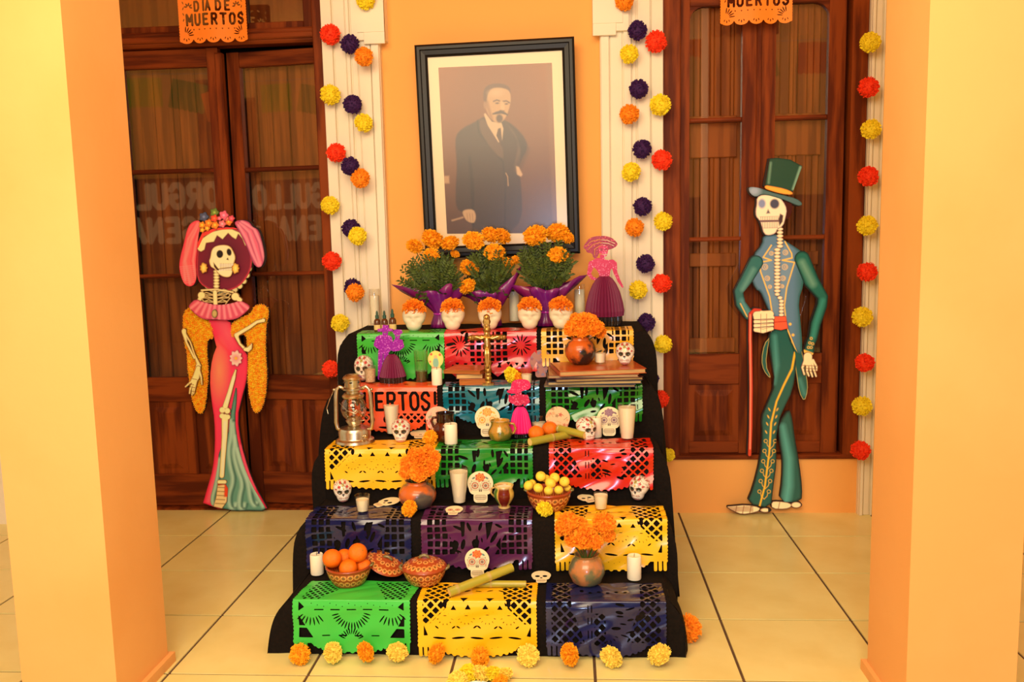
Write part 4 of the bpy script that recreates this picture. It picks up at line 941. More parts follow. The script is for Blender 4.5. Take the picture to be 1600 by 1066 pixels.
# ================================================================== LARGE PAINTED SKELETON GENTLEMAN
def gentleman():
    Y0 = 4.335; loc = (PY(1200, 800, Y0)[0], Y0, 0.0)
    t = thing('painted_skeleton_gentleman', 'tall cut-out skeleton gentleman in green tailcoat and top hat against right doors', 'figure', loc)
    P0 = board_helpers(t, loc, Y0)
    P = lambda *a, **k: P0(*a, m=M_attrg, **k)
    a = lambda *p: [(1120+x/3.555, 230+y/3.555) for x, y in p]
    b = lambda *p: [(1120+x/3.555, 520+y/3.555) for x, y in p]
    bone = lambda: Paint((238, 214, 168)).edge((120, 80, 60), 1.4)
    G, GD, GL = (26, 84, 78), (10, 34, 32), (84, 164, 158)
    # feet
    f1 = s_u(s_poly(b((48, 965), (90, 962), (160, 955), (240, 968), (235, 990), (200, 1000), (140, 1010), (90, 990)), 1), s_ell(*b((268, 985))[0], 8, 3.4))
    fp = bone(); [fp.line(s_cap(b((60+i*6, 972+i*6), (200, 966+i*8)), .2), (130, 84, 54), .4, .5) for i in range(4)]; [fp.line(s_cap(b((x, 962), (x-8, 1004)), .2), (130, 84, 54), .4, .5) for x in (110, 150, 190)]
    P('foot', f1, (1130, 786, 1200, 807), fp, .003, .010, .5)
    f2 = s_u(s_poly(b((302, 938), (340, 935), (410, 945), (414, 968), (380, 980), (305, 978)), 1), s_ell(*b((440, 956))[0], 8, 4.6))
    P('foot', f2, (1200, 780, 1254, 799), bone().line(s_cap(b((350, 936), (340, 980)), .2), (130, 84, 54), .4, .5), .003, .010, .5)
    # trousers
    lb = s_poly(b((345, 500), (400, 420), (418, 480), (430, 580), (455, 720), (472, 860), (468, 940), (345, 938), (362, 820), (365, 700), (345, 590)), 1)
    P('trouser_leg', lb, (1214, 630, 1256, 788), Paint(G).edge(GD, 4).add(s_cap(b((365, 520), (400, 700), (398, 850), (385, 930)), [2, 4, 5, 5]), GL, 6, .9), .004, .008)
    lf = s_poly(a((300, 1010), (395, 1000), (400, 1060))+b((430, 90), (440, 180), (420, 320), (370, 420), (345, 480), (325, 600), (330, 720), (310, 860), (298, 975), (165, 945), (200, 860), (240, 700), (252, 560), (245, 470), (275, 400), (325, 280), (300, 140), (285, 40)), 1)
    tp = Paint(G).edge(GD, 3).add(s_cap(b((320, 20), (330, 180), (318, 280)), [2, 3, 1]), GL, 4, .6).add(s_cap(b((300, 480), (285, 640)), 3), (52, 112, 100), 5, .6)
    tp.add(s_cap(b((432, 110), (415, 200), (370, 290), (330, 380), (300, 500), (290, 660), (265, 850), (235, 965)), [1.6, 1.6, 1.5, 1.4, 1.4, 1.3, 1.3, 1.3]), (232, 172, 44), .7)
    for i, y in enumerate((425, 465, 505, 550)):
        for s in (-1, 1): tp.add(s_ell(*b((312-i*6+s*22, y))[0], 1.0, 2.6, s*.5), (226, 170, 60), .6)
    for i, y in enumerate((600, 655, 712, 765, 822, 880)):
        cx = 296-i*7
        for s in (-1, 1):
            q = b((cx+s*26, y))[0]
            tp.line(s_circ(q[0], q[1], 2.6), (222, 168, 60), .45, .5).add(s_cap([b((cx, y+42))[0], b((cx+s*16, y+26))[0], b((cx+s*20, y+10))[0]], .5), (222, 168, 60), .5)
    P('trouser_leg', lf, (1164, 508, 1252, 798), tp, .008, .008, .6)
    # coat tails, coat
    tail = s_u(s_poly(a((400, 1000), (450, 1000))+b((470, 100), (500, 250), (505, 320), (485, 385), (455, 330), (440, 220), (420, 100)), 1), s_poly(a((302, 1030), (290, 1060))+b((262, 60), (245, 150), (258, 210), (290, 250), (300, 245), (270, 180), (285, 60)), 1))
    P('coat_tail', tail, (1186, 500, 1266, 632), Paint(G).edge((196, 170, 90), 1.2).add(s_cap(b((460, 260), (485, 340)), 2), GL, 4, .5), .006, .008, .7)
    coat = s_poly(a((255, 490), (330, 480), (375, 520), (440, 560), (490, 600), (480, 760), (450, 850), (460, 960), (470, 1060))+b((470, 120), (440, 110), (392, 0))+a((385, 1000), (310, 1010), (296, 1040), (300, 940), (262, 850), (240, 800), (215, 790), (185, 720), (200, 600), (250, 540)), 1)
    cp = Paint((84, 118, 146)).edge((36, 74, 84), 4)  # blue-grey base: a bluish reflection painted into the coat and shirt front
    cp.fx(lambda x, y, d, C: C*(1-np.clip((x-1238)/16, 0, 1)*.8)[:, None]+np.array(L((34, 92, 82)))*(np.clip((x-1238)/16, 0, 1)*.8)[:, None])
    gold = (236, 182, 84)
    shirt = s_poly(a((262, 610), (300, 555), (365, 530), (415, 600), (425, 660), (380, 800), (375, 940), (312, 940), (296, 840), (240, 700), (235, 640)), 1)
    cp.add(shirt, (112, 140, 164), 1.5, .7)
    for pts in [((375, 525), (412, 590), (415, 615), (360, 628), (428, 640), (385, 780), (372, 880), (385, 1000), (460, 1190)), ((300, 545), (255, 612), (300, 628), (236, 640), (240, 690), (290, 830), (306, 930), (300, 1010), (280, 1066))]:
        cp.add(s_cap(a(*pts), 1.0), gold, .6)
    for (x, y, r) in ((265, 665, 4.2), (375, 665, 4.2), (278, 728, 3.6), (365, 728, 3.6), (292, 775, 2.6), (360, 772, 2.6), (378, 585, 3.8), (300, 590, 3.0)):
        q = a((x, y))[0]; cp.line(s_circ(q[0], q[1], r), (214, 178, 120), .5, .6).line(s_circ(q[0]+.6, q[1], r*.45), (214, 178, 120), .45, .6)
    for (x, y) in ((404, 982), (420, 1042)): q = a((x, y))[0]; cp.add(s_circ(q[0], q[1], 2.2), gold, .7)
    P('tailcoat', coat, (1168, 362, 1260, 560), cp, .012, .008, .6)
    # arms
    arm = lambda x: x
    sl = s_cap(a((215, 640), (165, 730), (118, 800), (130, 870), (175, 930)), [11, 9.5, 7, 7.5, 8])
    P('sleeve', sl, (1140, 396, 1196, 506), Paint((40, 100, 98)).edge(GD, 3).add(s_cap(a((200, 680), (140, 790)), 2.5), (96, 148, 140), 4, .8).add(s_cap(a((135, 850), (175, 925)), 2), (90, 150, 160), 4, .7).add(s_cap(a((128, 868), (165, 940)), .7), gold, .8), .014, .010)
    sr = s_cap(a((470, 620), (520, 740), (585, 830), (580, 880), (545, 980), (530, 1060))+b((515, 60), (508, 100)), [12, 12, 8, 8, 8, 7, 7, 8])
    srp = Paint((30, 96, 84)).edge(GD, 4).add(s_cap(a((470, 640), (530, 760)), 3.5), (110, 158, 138), 5, .8).add(s_cap(a((585, 850), (545, 980), (530, 1050)), 2), (60, 150, 138), 4, .7)
    for (x, y) in ((520, 30), (512, 55), (528, 60), (520, 80), (505, 80)): q = b((x, y))[0]; srp.line(s_circ(q[0], q[1], 1.8), gold, .45, .5)
    srp.add(s_cap(b((478, 100), (535, 122)), 2.4), gold, 1)
    P('sleeve', sr, (1238, 390, 1296, 564), srp, .014, .010)
    hr = s_u(s_cap(b((500, 130), (500, 160)), [7, 7]), s_cap(b((485, 150), (470, 190), (480, 228)), [2.6, 2.2, 1.7]), s_cap(b((498, 160), (495, 210), (505, 236)), [2.6, 2.2, 1.7]), s_cap(b((512, 160), (515, 210), (525, 240)), [2.6, 2.2, 1.7]), s_cap(b((522, 155), (532, 200), (545, 238)), [2.6, 2.1, 1.7]), s_cap(b((528, 150), (548, 185), (548, 205)), [2.4, 1.9, 1.6]))
    hp = bone(); [hp.line(s_cap(b((470+i*4, 178+i*16), (550, 182+i*16)), .1), (130, 84, 54), .35, .5) for i in range(3)]
    P('hand', hr, (1244, 548, 1282, 594), hp, .020, .010, .5)
    hl = s_u(s_cap(a((215, 930), (290, 925)), 6), *[s_cap(a((210, 945+i*22), (250, 950+i*23), (300, 945+i*20)), [3.8, 3.6, 3.2]) for i in range(4)], s_cap(a((240, 915), (285, 920), (305, 945)), 3))
    hp = bone(); [hp.line(s_cap(a((205, 956+i*22), (305, 952+i*20)), .2), (96, 66, 70), .5, .5) for i in range(3)]; [hp.line(s_cap(a((x, 925), (x, 1025)), .1), (140, 100, 90), .35, .5) for x in (238, 270)]
    P('hand', hl, (1168, 480, 1214, 524), hp, .026, .010, .5)
    cane = s_u(s_cap(a((236, 905), (205, 902), (182, 925), (180, 1066))+b((182, 70), (186, 300), (184, 520), (178, 672)), 3.0))
    cpn = Paint((190, 60, 40)).edge((90, 16, 14), 1.6).add(s_cap(a((181, 930), (181, 1066))+b((183, 300), (180, 640)), .7), (255, 150, 120), 1)
    P('cane', cane, (1162, 478, 1194, 714), cpn, .020, .008, .6)
    # sash, spine, skull, hat
    P('sash', s_poly(a((312, 938), (378, 936), (390, 1005), (350, 1015), (312, 1008))), (1204, 490, 1232, 518), Paint((232, 88, 58)).edge((150, 40, 30), 1.4).line(s_cap(a((315, 970), (385, 965)), .2), (150, 40, 30), .5), .022, .004, .5)
    sp_ = s_u(*[s_ell(*a((345-abs(y-560)*.0-(15 if 560 < y < 820 else 0)+(8 if y > 840 else 0), y))[0], 5.2 if y < 800 else 4.2, 2.7) for y in range(455, 935, 19)])
    P('spine', sp_, (1204, 354, 1228, 494), Paint((240, 222, 180)).edge((150, 120, 100), 1.3), .022, .008, .5)
    P('hair', s_poly(a((360, 290), (410, 290), (415, 350), (395, 400), (370, 400), (385, 345)), 1), (1216, 308, 1240, 346), Paint((58, 16, 10)), .020, .008, .6)
    sk = s_poly(a((215, 280), (250, 262), (330, 268), (362, 300), (384, 345), (376, 390), (362, 440), (330, 455), (320, 480), (285, 492), (255, 485), (240, 430), (228, 405), (210, 385), (208, 350), (215, 320)), 1)
    kp = Paint((232, 214, 184)).edge((126, 104, 110), 2).add(s_ell(*a((244, 315))[0], 5.6, 7.2), (120, 132, 170), 1.6).add(s_ell(*a((314, 316))[0], 7.2, 7.6), (66, 70, 90), 1.4)  # left socket's pale blue is bluish gloss put into the paint
    kp.add(s_poly(a((268, 370), (278, 345), (290, 368))), (96, 84, 90), 1).add(s_poly(a((345, 370), (362, 380), (358, 415), (340, 440), (335, 400))), (64, 46, 50), 1)
    kp.add(s_cap(a((232, 412), (335, 410)), 1.5), (84, 60, 70), .8)
    for i in range(11): kp.line(s_cap(a((238+i*9.5, 388), (240+i*9, 450)), .1), (130, 100, 100), .3, .4)
    kp.add(s_cap(a((232, 388), (335, 384)), .4), (150, 124, 120), .6, .7).add(s_cap(a((250, 450), (330, 446)), .4), (150, 124, 120), .6, .7)
    P('skull', sk, (1176, 300, 1232, 372), kp, .026, .010, .5)
    brim = s_poly(a((168, 232), (180, 222), (230, 228), (290, 250), (360, 268), (430, 285), (465, 310), (462, 325), (440, 328), (380, 300), (300, 272), (240, 262), (210, 280), (180, 262)), 1)
    P('hat_brim', brim, (1164, 288, 1254, 326), Paint((70, 100, 104)).edge((30, 60, 52), 1.5).add(s_ell(*a((200, 245))[0], 9, 7), (150, 166, 190), 4, .8), .032, .006, .6)  # pale patch at the left end of the brim is a painted reflection
    crown = s_poly(a((285, 66), (330, 62), (400, 72), (466, 108), (440, 180), (414, 250), (340, 240), (258, 214), (272, 140)), 0)
    P('hat_crown', crown, (1188, 244, 1254, 304), Paint((26, 66, 52)).edge((14, 36, 30), 2.5).add(s_cap(a((292, 90), (280, 200)), 1.2), (120, 160, 136), 2, .7).add(s_cap(a((455, 115), (415, 235)), 1.2), (140, 184, 160), 2, .8), .030, .010, .6)
    P('hat_band', s_poly(a((258, 212), (300, 218), (370, 232), (414, 252), (410, 268), (350, 262), (290, 245), (256, 232)), 1), (1188, 286, 1240, 308), Paint((236, 160, 60)).edge((150, 90, 40), 2), .034, .006, .5)
    back = s_off(s_u(f1, f2, lb, lf, tail, coat, sl, sr, hr, hl, cane, sk, brim, crown), .9)
    flat('backing_board', back, (1128, 244, 1300, 808), 1.0, planeY(Y0, loc), mat('board_edge', (.03, .015, .01), .7), parent=t, thick=.012)
gentleman()
# ================================================================== THINGS ON THE ALTAR
def onT(k, px, py=None, lift=.006, Y=None):
    Z = EZ[k]+lift
    if Y is None: Y = min(max(PZ(px, py, Z)[1], EY[k]+.012), BACK[k]-.02)
    return (XA(px, Y, Z), Y, Z)
def up(k, px, Y, dz): Z = EZ[k]+dz; return (XA(px, Y, Z), Y, Z)

# ---- decorated skulls (solid)
def skull_mesh(name, painted, n=56, m=44):
    mb = MB(); vs = []; cs = []
    def ex(d, c, r):
        o = (-c[0]/r[0], -c[1]/r[1], -c[2]/r[2]); q = (d[0]/r[0], d[1]/r[1], d[2]/r[2])
        A = q[0]**2+q[1]**2+q[2]**2; B_ = q[0]*o[0]+q[1]*o[1]+q[2]*o[2]; C_ = o[0]**2+o[1]**2+o[2]**2-1
        D = B_*B_-A*C_
        return (-B_+math.sqrt(D))/A if D > 0 else 0
    g = lambda x, z, cx, cz, rx, rz: math.exp(-(((x-cx)/rx)**2+((z-cz)/rz)**2))
    for j in range(m+1):
        t = PI*j/m
        for i in range(n):
            a = 2*PI*i/n; d = (math.sin(t)*math.cos(a), math.sin(t)*math.sin(a), math.cos(t))
            e1 = ex(d, (0, .05, .12), (.40, .47, .38)); e2 = ex(d, (0, -.14, -.26), (.25, .26, .24)); e3 = ex(d, (0, -.10, -.05), (.34, .30, .26))
            r = (e1**8+e2**8+e3**8)**(1/8); x, y, z = d[0]*r, d[1]*r, d[2]*r
            col = (.86, .80, .68) if painted else (.76, .68, .48)
            if y < 0:
                soc = max(g(x, z, -.155, .02, .10, .085), g(x, z, .155, .02, .10, .085)); nose = g(x, z, 0, -.12, .05, .065)
                r *= 1-.17*soc*(1 if painted else 1.15)-.10*nose; r *= 1+.02*g(x, z, 0, .11, .3, .03)-.02*g(x, z, 0, -.255, .2, .012)-.03*g(x, z, 0, -.2, .2, .02)
                x, y, z = d[0]*r, d[1]*r, d[2]*r
                if painted:
                    se = min(math.hypot((x-.15)/.105, (z-.02)/.095), math.hypot((x+.15)/.105, (z-.02)/.095))
                    if se < 1: col = (.03, .035, .02) if se < .8 else (.12, .06, .04)
                    elif se < 1.22 and (math.sin(math.atan2(z-.02, abs(x)-.15)*9) > -.2): col = (.55, .35, .25)
                    if abs(x) < .045*(1-(z+.08)/-.1*.2) and -.17 < z < -.07: col = (.04, .03, .03)
                    if -.30 < z < -.2 and abs(x) < .2: col = (.35, .12, .10) if abs(z+.25) < .008 or (abs((x*20) % 1-.5) > .42) else (.85, .78, .66)
                    if z < -.36 and abs(x) < .15: col = (.65, .30, .26)
            if painted and z > .05:
                for (fx, fz, fr, fc) in ((0, .33, .07, (.35, .30, .05)), (-.17, .25, .075, (.55, .03, .03)), (.17, .25, .075, (.55, .03, .03)), (-.30, .14, .05, (.5, .05, .06)), (.30, .14, .05, (.5, .05, .06)), (0, .18, .05, (.7, .5, .1)), (-.1, .42, .06, (.5, .03, .03)), (.1, .42, .06, (.5, .03, .03))):
                    rr_ = math.hypot(x-fx, z-fz)
                    if rr_ < fr*(.8+.2*math.cos(6*math.atan2(z-fz, x-fx))) : col = fc
                    elif rr_ < fr*1.25 and math.sin(rr_*200) > .4: col = (.2, .28, .18)
                if y > -.1 and math.sin(x*34)*math.sin(z*30+y*25) > .45: col = (.5, .05, .05)
                elif math.sin(x*60+y*20)*math.sin(z*64-y*15) > .72: col = (.18, .12, .10)
            vs.append((x, y, z+.5)); cs.append(col)
    fs = [(j*n+i, (j+1)*n+i, (j+1)*n+(i+1) % n, j*n+(i+1) % n) for j in range(m) for i in range(n)]
    zmin = min(v[2] for v in vs); H_ = max(v[2] for v in vs)-zmin
    vs = [(x/H_, y/H_, max((z-zmin)/H_, .012)-.012) for x, y, z in vs]
    mb.add(vs, fs, cs); return mb.mesh(name, M_attrg if painted else mat('ceramic', (.88, .78, .58), .45, attr=True), True)
SK = skull_mesh('painted_skull', True, 90, 70); SKW = skull_mesh('skull_cup', False)
def pskull(k, px, py, h, rz, label):
    p = onT(k, px, py); o = link('painted_skull', SK, None, p); s = h*SC(p[1])*1.02; o.scale = (s*1.02, s, s); o.rotation_euler = (0, 0, rz)
    tag(o, label, 'skull', 'small painted skulls with red flowers')
pskull(3, 627, 690, 37, .1, 'small painted skull on the middle step between lantern and brown mug')
pskull(3, 917, 688, 38, .55, 'small painted skull at the end of the upper sugar canes')
pskull(4, 536, 783, 36, .35, 'small painted skull at the far left, above the navy sheet')
pskull(4, 999, 780, 38, -.55, 'small painted skull at the right end, above the yellow sheet')
def skull_cups():
    for i, px in enumerate((648, 708.5, 766, 827.5, 876.5)):
        Y = 3.875; p = onT(1, px, Y=Y); s = 42*SC(Y)
        o = link('skull_cup', SKW, None, p); o.scale = (s*1.12, s*.95, s*.98); o.rotation_euler = (0, 0, (.05, -.05, 0, .1, -.05)[i])
        w_ = ('first from the left, beside the dropper bottles', 'second from the left, between green and red', 'behind the gold crucifix', 'fourth from the left, above the red sheet', 'first from the right, beside the honeycomb skirt')[i]
        tag(o, 'plain cream skull cup '+w_, 'cup', 'cream skull cups on the top step')
        f = bloom(DOME[i % 2], 'marigold', (p[0], p[1], p[2]+s*.80), 38*SC(Y), 'paper_marigold', seed=i, sc=(1, 1, 1.5), rot=(0, 0, i*1.3))
        tag(f, 'orange paper marigold in the skull cup '+w_.replace('on the', 'above the'), 'flower', 'paper marigolds in the skull cups')
skull_cups()

# ---- flat skull cards
def card_fn(pal, eye, plain=False):
    base, c1, c2, c3 = pal
    p = Paint(base)
    for s in (-1, 1):
        if eye:
            p.add(s_circ(s*8, 26, 6.2), c2, .7, .5).add(lambda x, y, s=s: np.hypot(x-s*8, y-26)-5.6*(.85+.15*np.cos(10*np.arctan2(y-26, x-s*8))), c1, .5).add(s_circ(s*8, 26, 3.4), base, .5).add(s_circ(s*8, 26, 2.5), c2, .5).add(s_circ(s*8, 26, 1.1), c1, .4)
    p.add(s_poly([(-1.8, 16.5), (-2.6, 18.6), (-.6, 22), (-.3, 17)]), (70, 50, 40), .4).add(s_poly([(1.8, 16.5), (2.6, 18.6), (.6, 22), (.3, 17)]), (70, 50, 40), .4)
    if not plain:
        p.add(lambda x, y: np.hypot(x, (y-38.5)*1.15)-8.2*(.9+.1*np.cos(7*np.arctan2(y-38.5, x))), c1, .6).add(s_circ(0, 38.5, 5.2), c3, .6).line(s_circ(0, 38.3, 3.4), c1, .6, .5).add(s_circ(.4, 38.6, 1.4), c1, .5)
        for s in (-1, 1):
            p.add(s_ell(s*10, 37.5, 2.8, 1.4, -s*.6), c2, .6).add(s_ell(s*14, 20, 1.4, 2.6), c1, .8, .5).add(s_circ(s*13.2, 33, .8), c2, .5).add(s_circ(s*15.5, 29, .7), c1, .5)
            p.line(s_circ(s*8, 26, 7.6), c2, .25, .4)
    p.line(s_box(-8.5, 5, 8.5, 11.5, 3), (120, 90, 70), .3, .45)
    p.line(s_cap([(-8, 8.2), (8, 8.2)], .1), (120, 90, 70), .25, .4)
    for i in range(7): p.line(s_cap([(-6.3+i*2.1, 5.5), (-6.3+i*2.1, 11)], .1), (130, 100, 80), .2, .4)
    for i in range(5): p.add(s_circ(-4+i*2, 2.6, .5), c1, .4)
    return p
CARD = s_u(s_ell(0, 29.5, 19.5, 18.5), s_poly([(-18, 24), (-16.5, 16), (-11.5, 12), (11.5, 12), (16.5, 16), (18, 24)], 1), s_box(-10.5, 0, 10.5, 16, 5))
EYEH = s_u(s_ell(-7.5, 26, 5, 4.4), s_ell(7.5, 26, 5, 4.4), s_poly([(-2.4, 17), (2.4, 17), (0, 21.5)]))
CREAM = (246, 230, 184)
def card(k, px, py, h, pal, label, lie=0, rz=0, tilt=-.07, holes=False, eye=True, paint=None, sdf=None, Y=None):
    if not lie and Y is None and k > 2: Y = BACK[k]-.062
    p = onT(k, px, py, Y=Y); Yd = p[1]; s = h/48*SC(Yd)
    f = sdf or CARD
    if holes: f = s_sub(f, EYEH)
    o = flat('skull_card', f, (-21, -1, 21, 50), .55, planeL(s), M_paper, col=paint or card_fn(pal, eye), thick=.0016)
    if lie:
        o.location = (p[0], p[1], p[2]+.004); o.rotation_euler = (-PI/2+.10, 0, rz)
    else:
        o.location = (p[0], p[1], p[2]-.002+.0006); o.rotation_euler = (tilt, 0, rz)
    tag(o, label, 'card', 'flat skull cards'); return o
card(3, 762, 678, 50, (CREAM, (226, 140, 40), (236, 190, 60), (250, 200, 110)), 'standing skull card with orange ringed eyes and an orange rose')
card(3, 952, 673, 47, (CREAM, (140, 104, 120), (110, 84, 110), (160, 130, 150)), 'standing skull card with mauve flower on its forehead, beside milk glass')
card(4, 751, 779, 52, (CREAM, (196, 70, 40), (90, 120, 110), (244, 160, 70)), 'standing skull card with red rose beside the tall milk glass')
card(5, 746, 889, 50, (CREAM, (214, 72, 40), (70, 130, 120), (250, 150, 60)), 'standing skull card with red rose in front of the purple sheet')
def floral(base, spots, seed, n=26):
    rr = random.Random(seed); p = Paint(base)
    for i in range(n):
        x, y, r = rr.uniform(-18, 18), rr.uniform(2, 46), rr.uniform(1.5, 4); p.add(lambda X, Y, x=x, y=y, r=r: np.hypot(X-x, Y-y)-r*(.8+.25*np.cos(5*np.arctan2(Y-y, X-x))), rr.choice(spots), .7, .85)
    for i in range(10): a = rr.uniform(0, 6); x, y = rr.uniform(-15, 15), rr.uniform(5, 45); p.line(s_cap([(x, y), (x+7*math.cos(a), y+7*math.sin(a))], .1), rr.choice(spots), .3, .4)
    return p
card(3, 872, 676, 48, None, 'standing round card with a rusty floral print above the sugar canes', paint=floral((232, 196, 150), [(206, 110, 70), (150, 130, 90), (240, 160, 110), (120, 90, 70), (190, 60, 50)], 5))
card(3, 685, 678, 50, None, 'pink floral card standing behind the brown mug', paint=floral((236, 190, 160), [(226, 110, 120), (120, 150, 110), (200, 70, 60), (240, 210, 160)], 6))
card(2, 846, 588, 44, None, 'blue and pink patterned card standing left of the large books', paint=floral((186, 130, 120), [(112, 122, 150), (140, 130, 160), (200, 110, 90), (150, 90, 110)], 7), rz=.25)
M_lie = card_fn((CREAM, (150, 60, 50), (120, 150, 130), (230, 140, 90)), False, True)
card(3, 656, 686, 44, None, 'skull card lying flat behind the orange flower near the lantern', 1, .1, paint=M_lie)
card(4, 586, 792, 44, None, 'skull card with open eye holes lying right of the small glass', 1, -.9, holes=True, paint=M_lie)
card(4, 707, 806, 36, None, 'skull card with red eyes lying on the purple sheet', 1, .0, paint=card_fn((CREAM, (196, 60, 50), (150, 60, 60), (230, 140, 90)), True, True))
card(4, 925, 786, 34, None, 'skull card lying half hidden behind the small glass at right', 1, .5, holes=True, paint=M_lie)
card(5, 846, 912, 40, None, 'skull card lying flat between sugar cane and the navy sheet', 1, .05, holes=True, paint=M_lie)

# ---- glasses and candles
def lathe_obj(name, prof, m, parent, n=24, **kw): return MB().lathe(prof, n, **kw).build(name, m, parent, smooth=True, sharp=.7)
def tumbler(k, px, py, wt, wb, h, fill, label, Y=None, liquid='milk', cat='glass', name='drinking_glass', group=None, lift=.006):
    p = onT(k, px, py, Y=Y, lift=lift); s = SC(p[1]); rt, rb, h = wt/2*s, wb/2*s, h*s
    t = thing(name, label, cat, p, 0, group)
    lathe_obj('glass_wall', [(rb*.2, 0), (rb, 0), (rb+(rt-rb)*.5, h*.5), (rt, h), (rt-.0022, h), (rb+(rt-rb)*.5-.0022, h*.5), (rb-.002, .008), (0, .008)], M_clear, t, 28, close=True)
    lm = {'milk': mat('horchata', (.97, .88, .68), .3), 'wax': M_wax, 'dark': mat('dark_drink', (.12, .10, .03), .1, trans=.4), 'seed': mat('grain_fill', (.75, .6, .4), .8, noise=1, nscale=140, col2=(.5, .32, .18))}[liquid]
    k1 = fill; rl = rb+(rt-rb)*k1
    lathe_obj('contents', [(0, .0085), (rb-.0024, .0085), (rl-.0027, h*k1), (0, h*k1)], lm, t, 24)
    return t
tumbler(3, 613, 678, 28, 18, 53, .93, 'tall glass of milky drink right of the lantern', group='tall milky glasses')
tumbler(3, 980, 687, 31, 21, 57, .93, 'tall glass of milky drink above the red sheet', group='tall milky glasses')
tumbler(4, 718, 787, 33, 21, 60, .90, 'tall glass of milky drink left of the red-flowered skull card', group='tall milky glasses')
tumbler(2, 659, 600, 24, 20, 52, .35, 'tall glass with dark liquid in front of the green sheet', liquid='dark', Y=3.68)
tumbler(4, 567, 801, 25, 19, 30, .75, 'small glass votive beside the lying skull card, left', liquid='wax', cat='candle', name='votive_candle', group='small glass votives')
tumbler(4, 939, 797, 25, 19, 28, .9, 'small glass votive on the yellow sheet, right', liquid='wax', cat='candle', name='votive_candle', group='small glass votives')
tumbler(2, 823, 602, 20, 17, 28, .6, 'small glass votive behind the yellow marigold', liquid='wax', cat='candle', name='votive_candle', group='small glass votives')
tumbler(2, 579, 602, 20, 17, 29, .8, 'small glass of grains behind the lantern chimney', liquid='seed', Y=3.66)
tumbler(3, 842, 682, 26, 22, 32, .6, 'small glass behind the two oranges on middle step', liquid='wax', cat='candle', name='votive_candle', group='small glass votives', Y=3.56)
def veladora(px, h, label, fill=.8, w_=18):
    Y = 4.15; p = onT(1, px, Y=Y); s = SC(Y); t = thing('tall_jar_candle', label, 'candle', p, 0, 'tall jar candles on the top step'); r = w_/2*s; h *= s
    lathe_obj('glass_jar', [(r*.3, 0), (r*.92, 0), (r, .006), (r, h*.93), (r*.95, h), (r*.86, h), (r*.90, h*.92), (r*.9, .01), (0, .01)], M_clear, t, 24, close=True)
    lathe_obj('wax', [(0, .011), (r*.88, .011), (r*.88, h*fill), (0, h*fill)], M_wax, t, 20)
    MB().tube([(0, 0, h*fill), (.001, 0, h*fill+.012)], .001, 6).build('wick', M_black, t)
veladora(587, 58, 'tall glass jar candle behind the dropper bottles', .82)
veladora(712, 58, 'tall glass jar candle between left and middle marigold pots', .78)
veladora(804, 60, 'tall glass jar candle between middle and right marigold pots', .84)
veladora(906, 60, 'tall glass jar candle beside the purple honeycomb skirt', .86)
def pillar_candle(k, px, py, w_, h, label, Y=None):
    p = onT(k, px, py, Y=Y); s = SC(p[1]); r = w_/2*s; h *= s; t = thing('pillar_candle', label, 'candle', p, 0, 'short white pillar candles')
    lathe_obj('wax', [(0, 0), (r*.96, 0), (r, .003), (r, h-.004), (r*.93, h), (r*.6, h-.003), (0, h-.005)], M_wax, t, 24)
    MB().tube([(0, 0, h-.006), (.001, .001, h+.007)], .0011, 6).build('wick', M_black, t)
pillar_candle(3, 705, 693, 21, 33, 'short white candle in front of the brown glass mug')
pillar_candle(3, 931, 682, 19, 32, 'short white candle between painted skull and mauve-flowered card', Y=3.50)
pillar_candle(5, 496, 892, 22, 34, 'short white candle left of the orange bowl', Y=3.05)
pillar_candle(5, 991, 904, 23, 39, 'short white candle right of the glazed vase')
pillar_candle(2, 683, 602, 17, 26, 'short white candle below the oval saint card', Y=3.61)
tumbler(2, 938, 568, 20, 17, 24, .72, 'small glass votive on the top large book', liquid='wax', cat='candle', name='votive_candle', lift=.078, Y=3.66, group='small glass votives')
# saint card: oval print of a veiled woman, rising behind the candle
def saint():
    Y = 3.635; p = onT(2, 682, Y=Y); s = SC(Y)
    t = thing('oval_saint_card', 'oval card of a veiled figure in yellow rays, standing behind short candle', 'card', p)
    pt = Paint((240, 206, 120)).add(s_ell(0, 40, 9, 12), (250, 222, 110), 2).add(s_ell(0, 34, 5, 9), (130, 180, 160), 1).add(s_circ(0, 44, 2.8), (226, 180, 130), .6).add(s_cap([(-6, 26), (6, 24)], 2), (200, 150, 120), 1).add(s_circ(-7, 48, 2), (220, 90, 60), .8).add(s_circ(7, 47, 2), (220, 90, 60), .8).add(s_circ(-9, 36, 1.6), (200, 110, 80), .8)
    flat('printed_card', s_u(s_ell(0, 40, 12.5, 13.5), s_box(-7, 8, 7, 32, 1)), (-14, 0, 14, 55), .45, planeL(s), M_paper, col=pt, parent=t, thick=.0016)
    MB().box(-5*s, 5*s, .0, .018, -.0, 10*s).build('foot', M_wax, t)
saint()

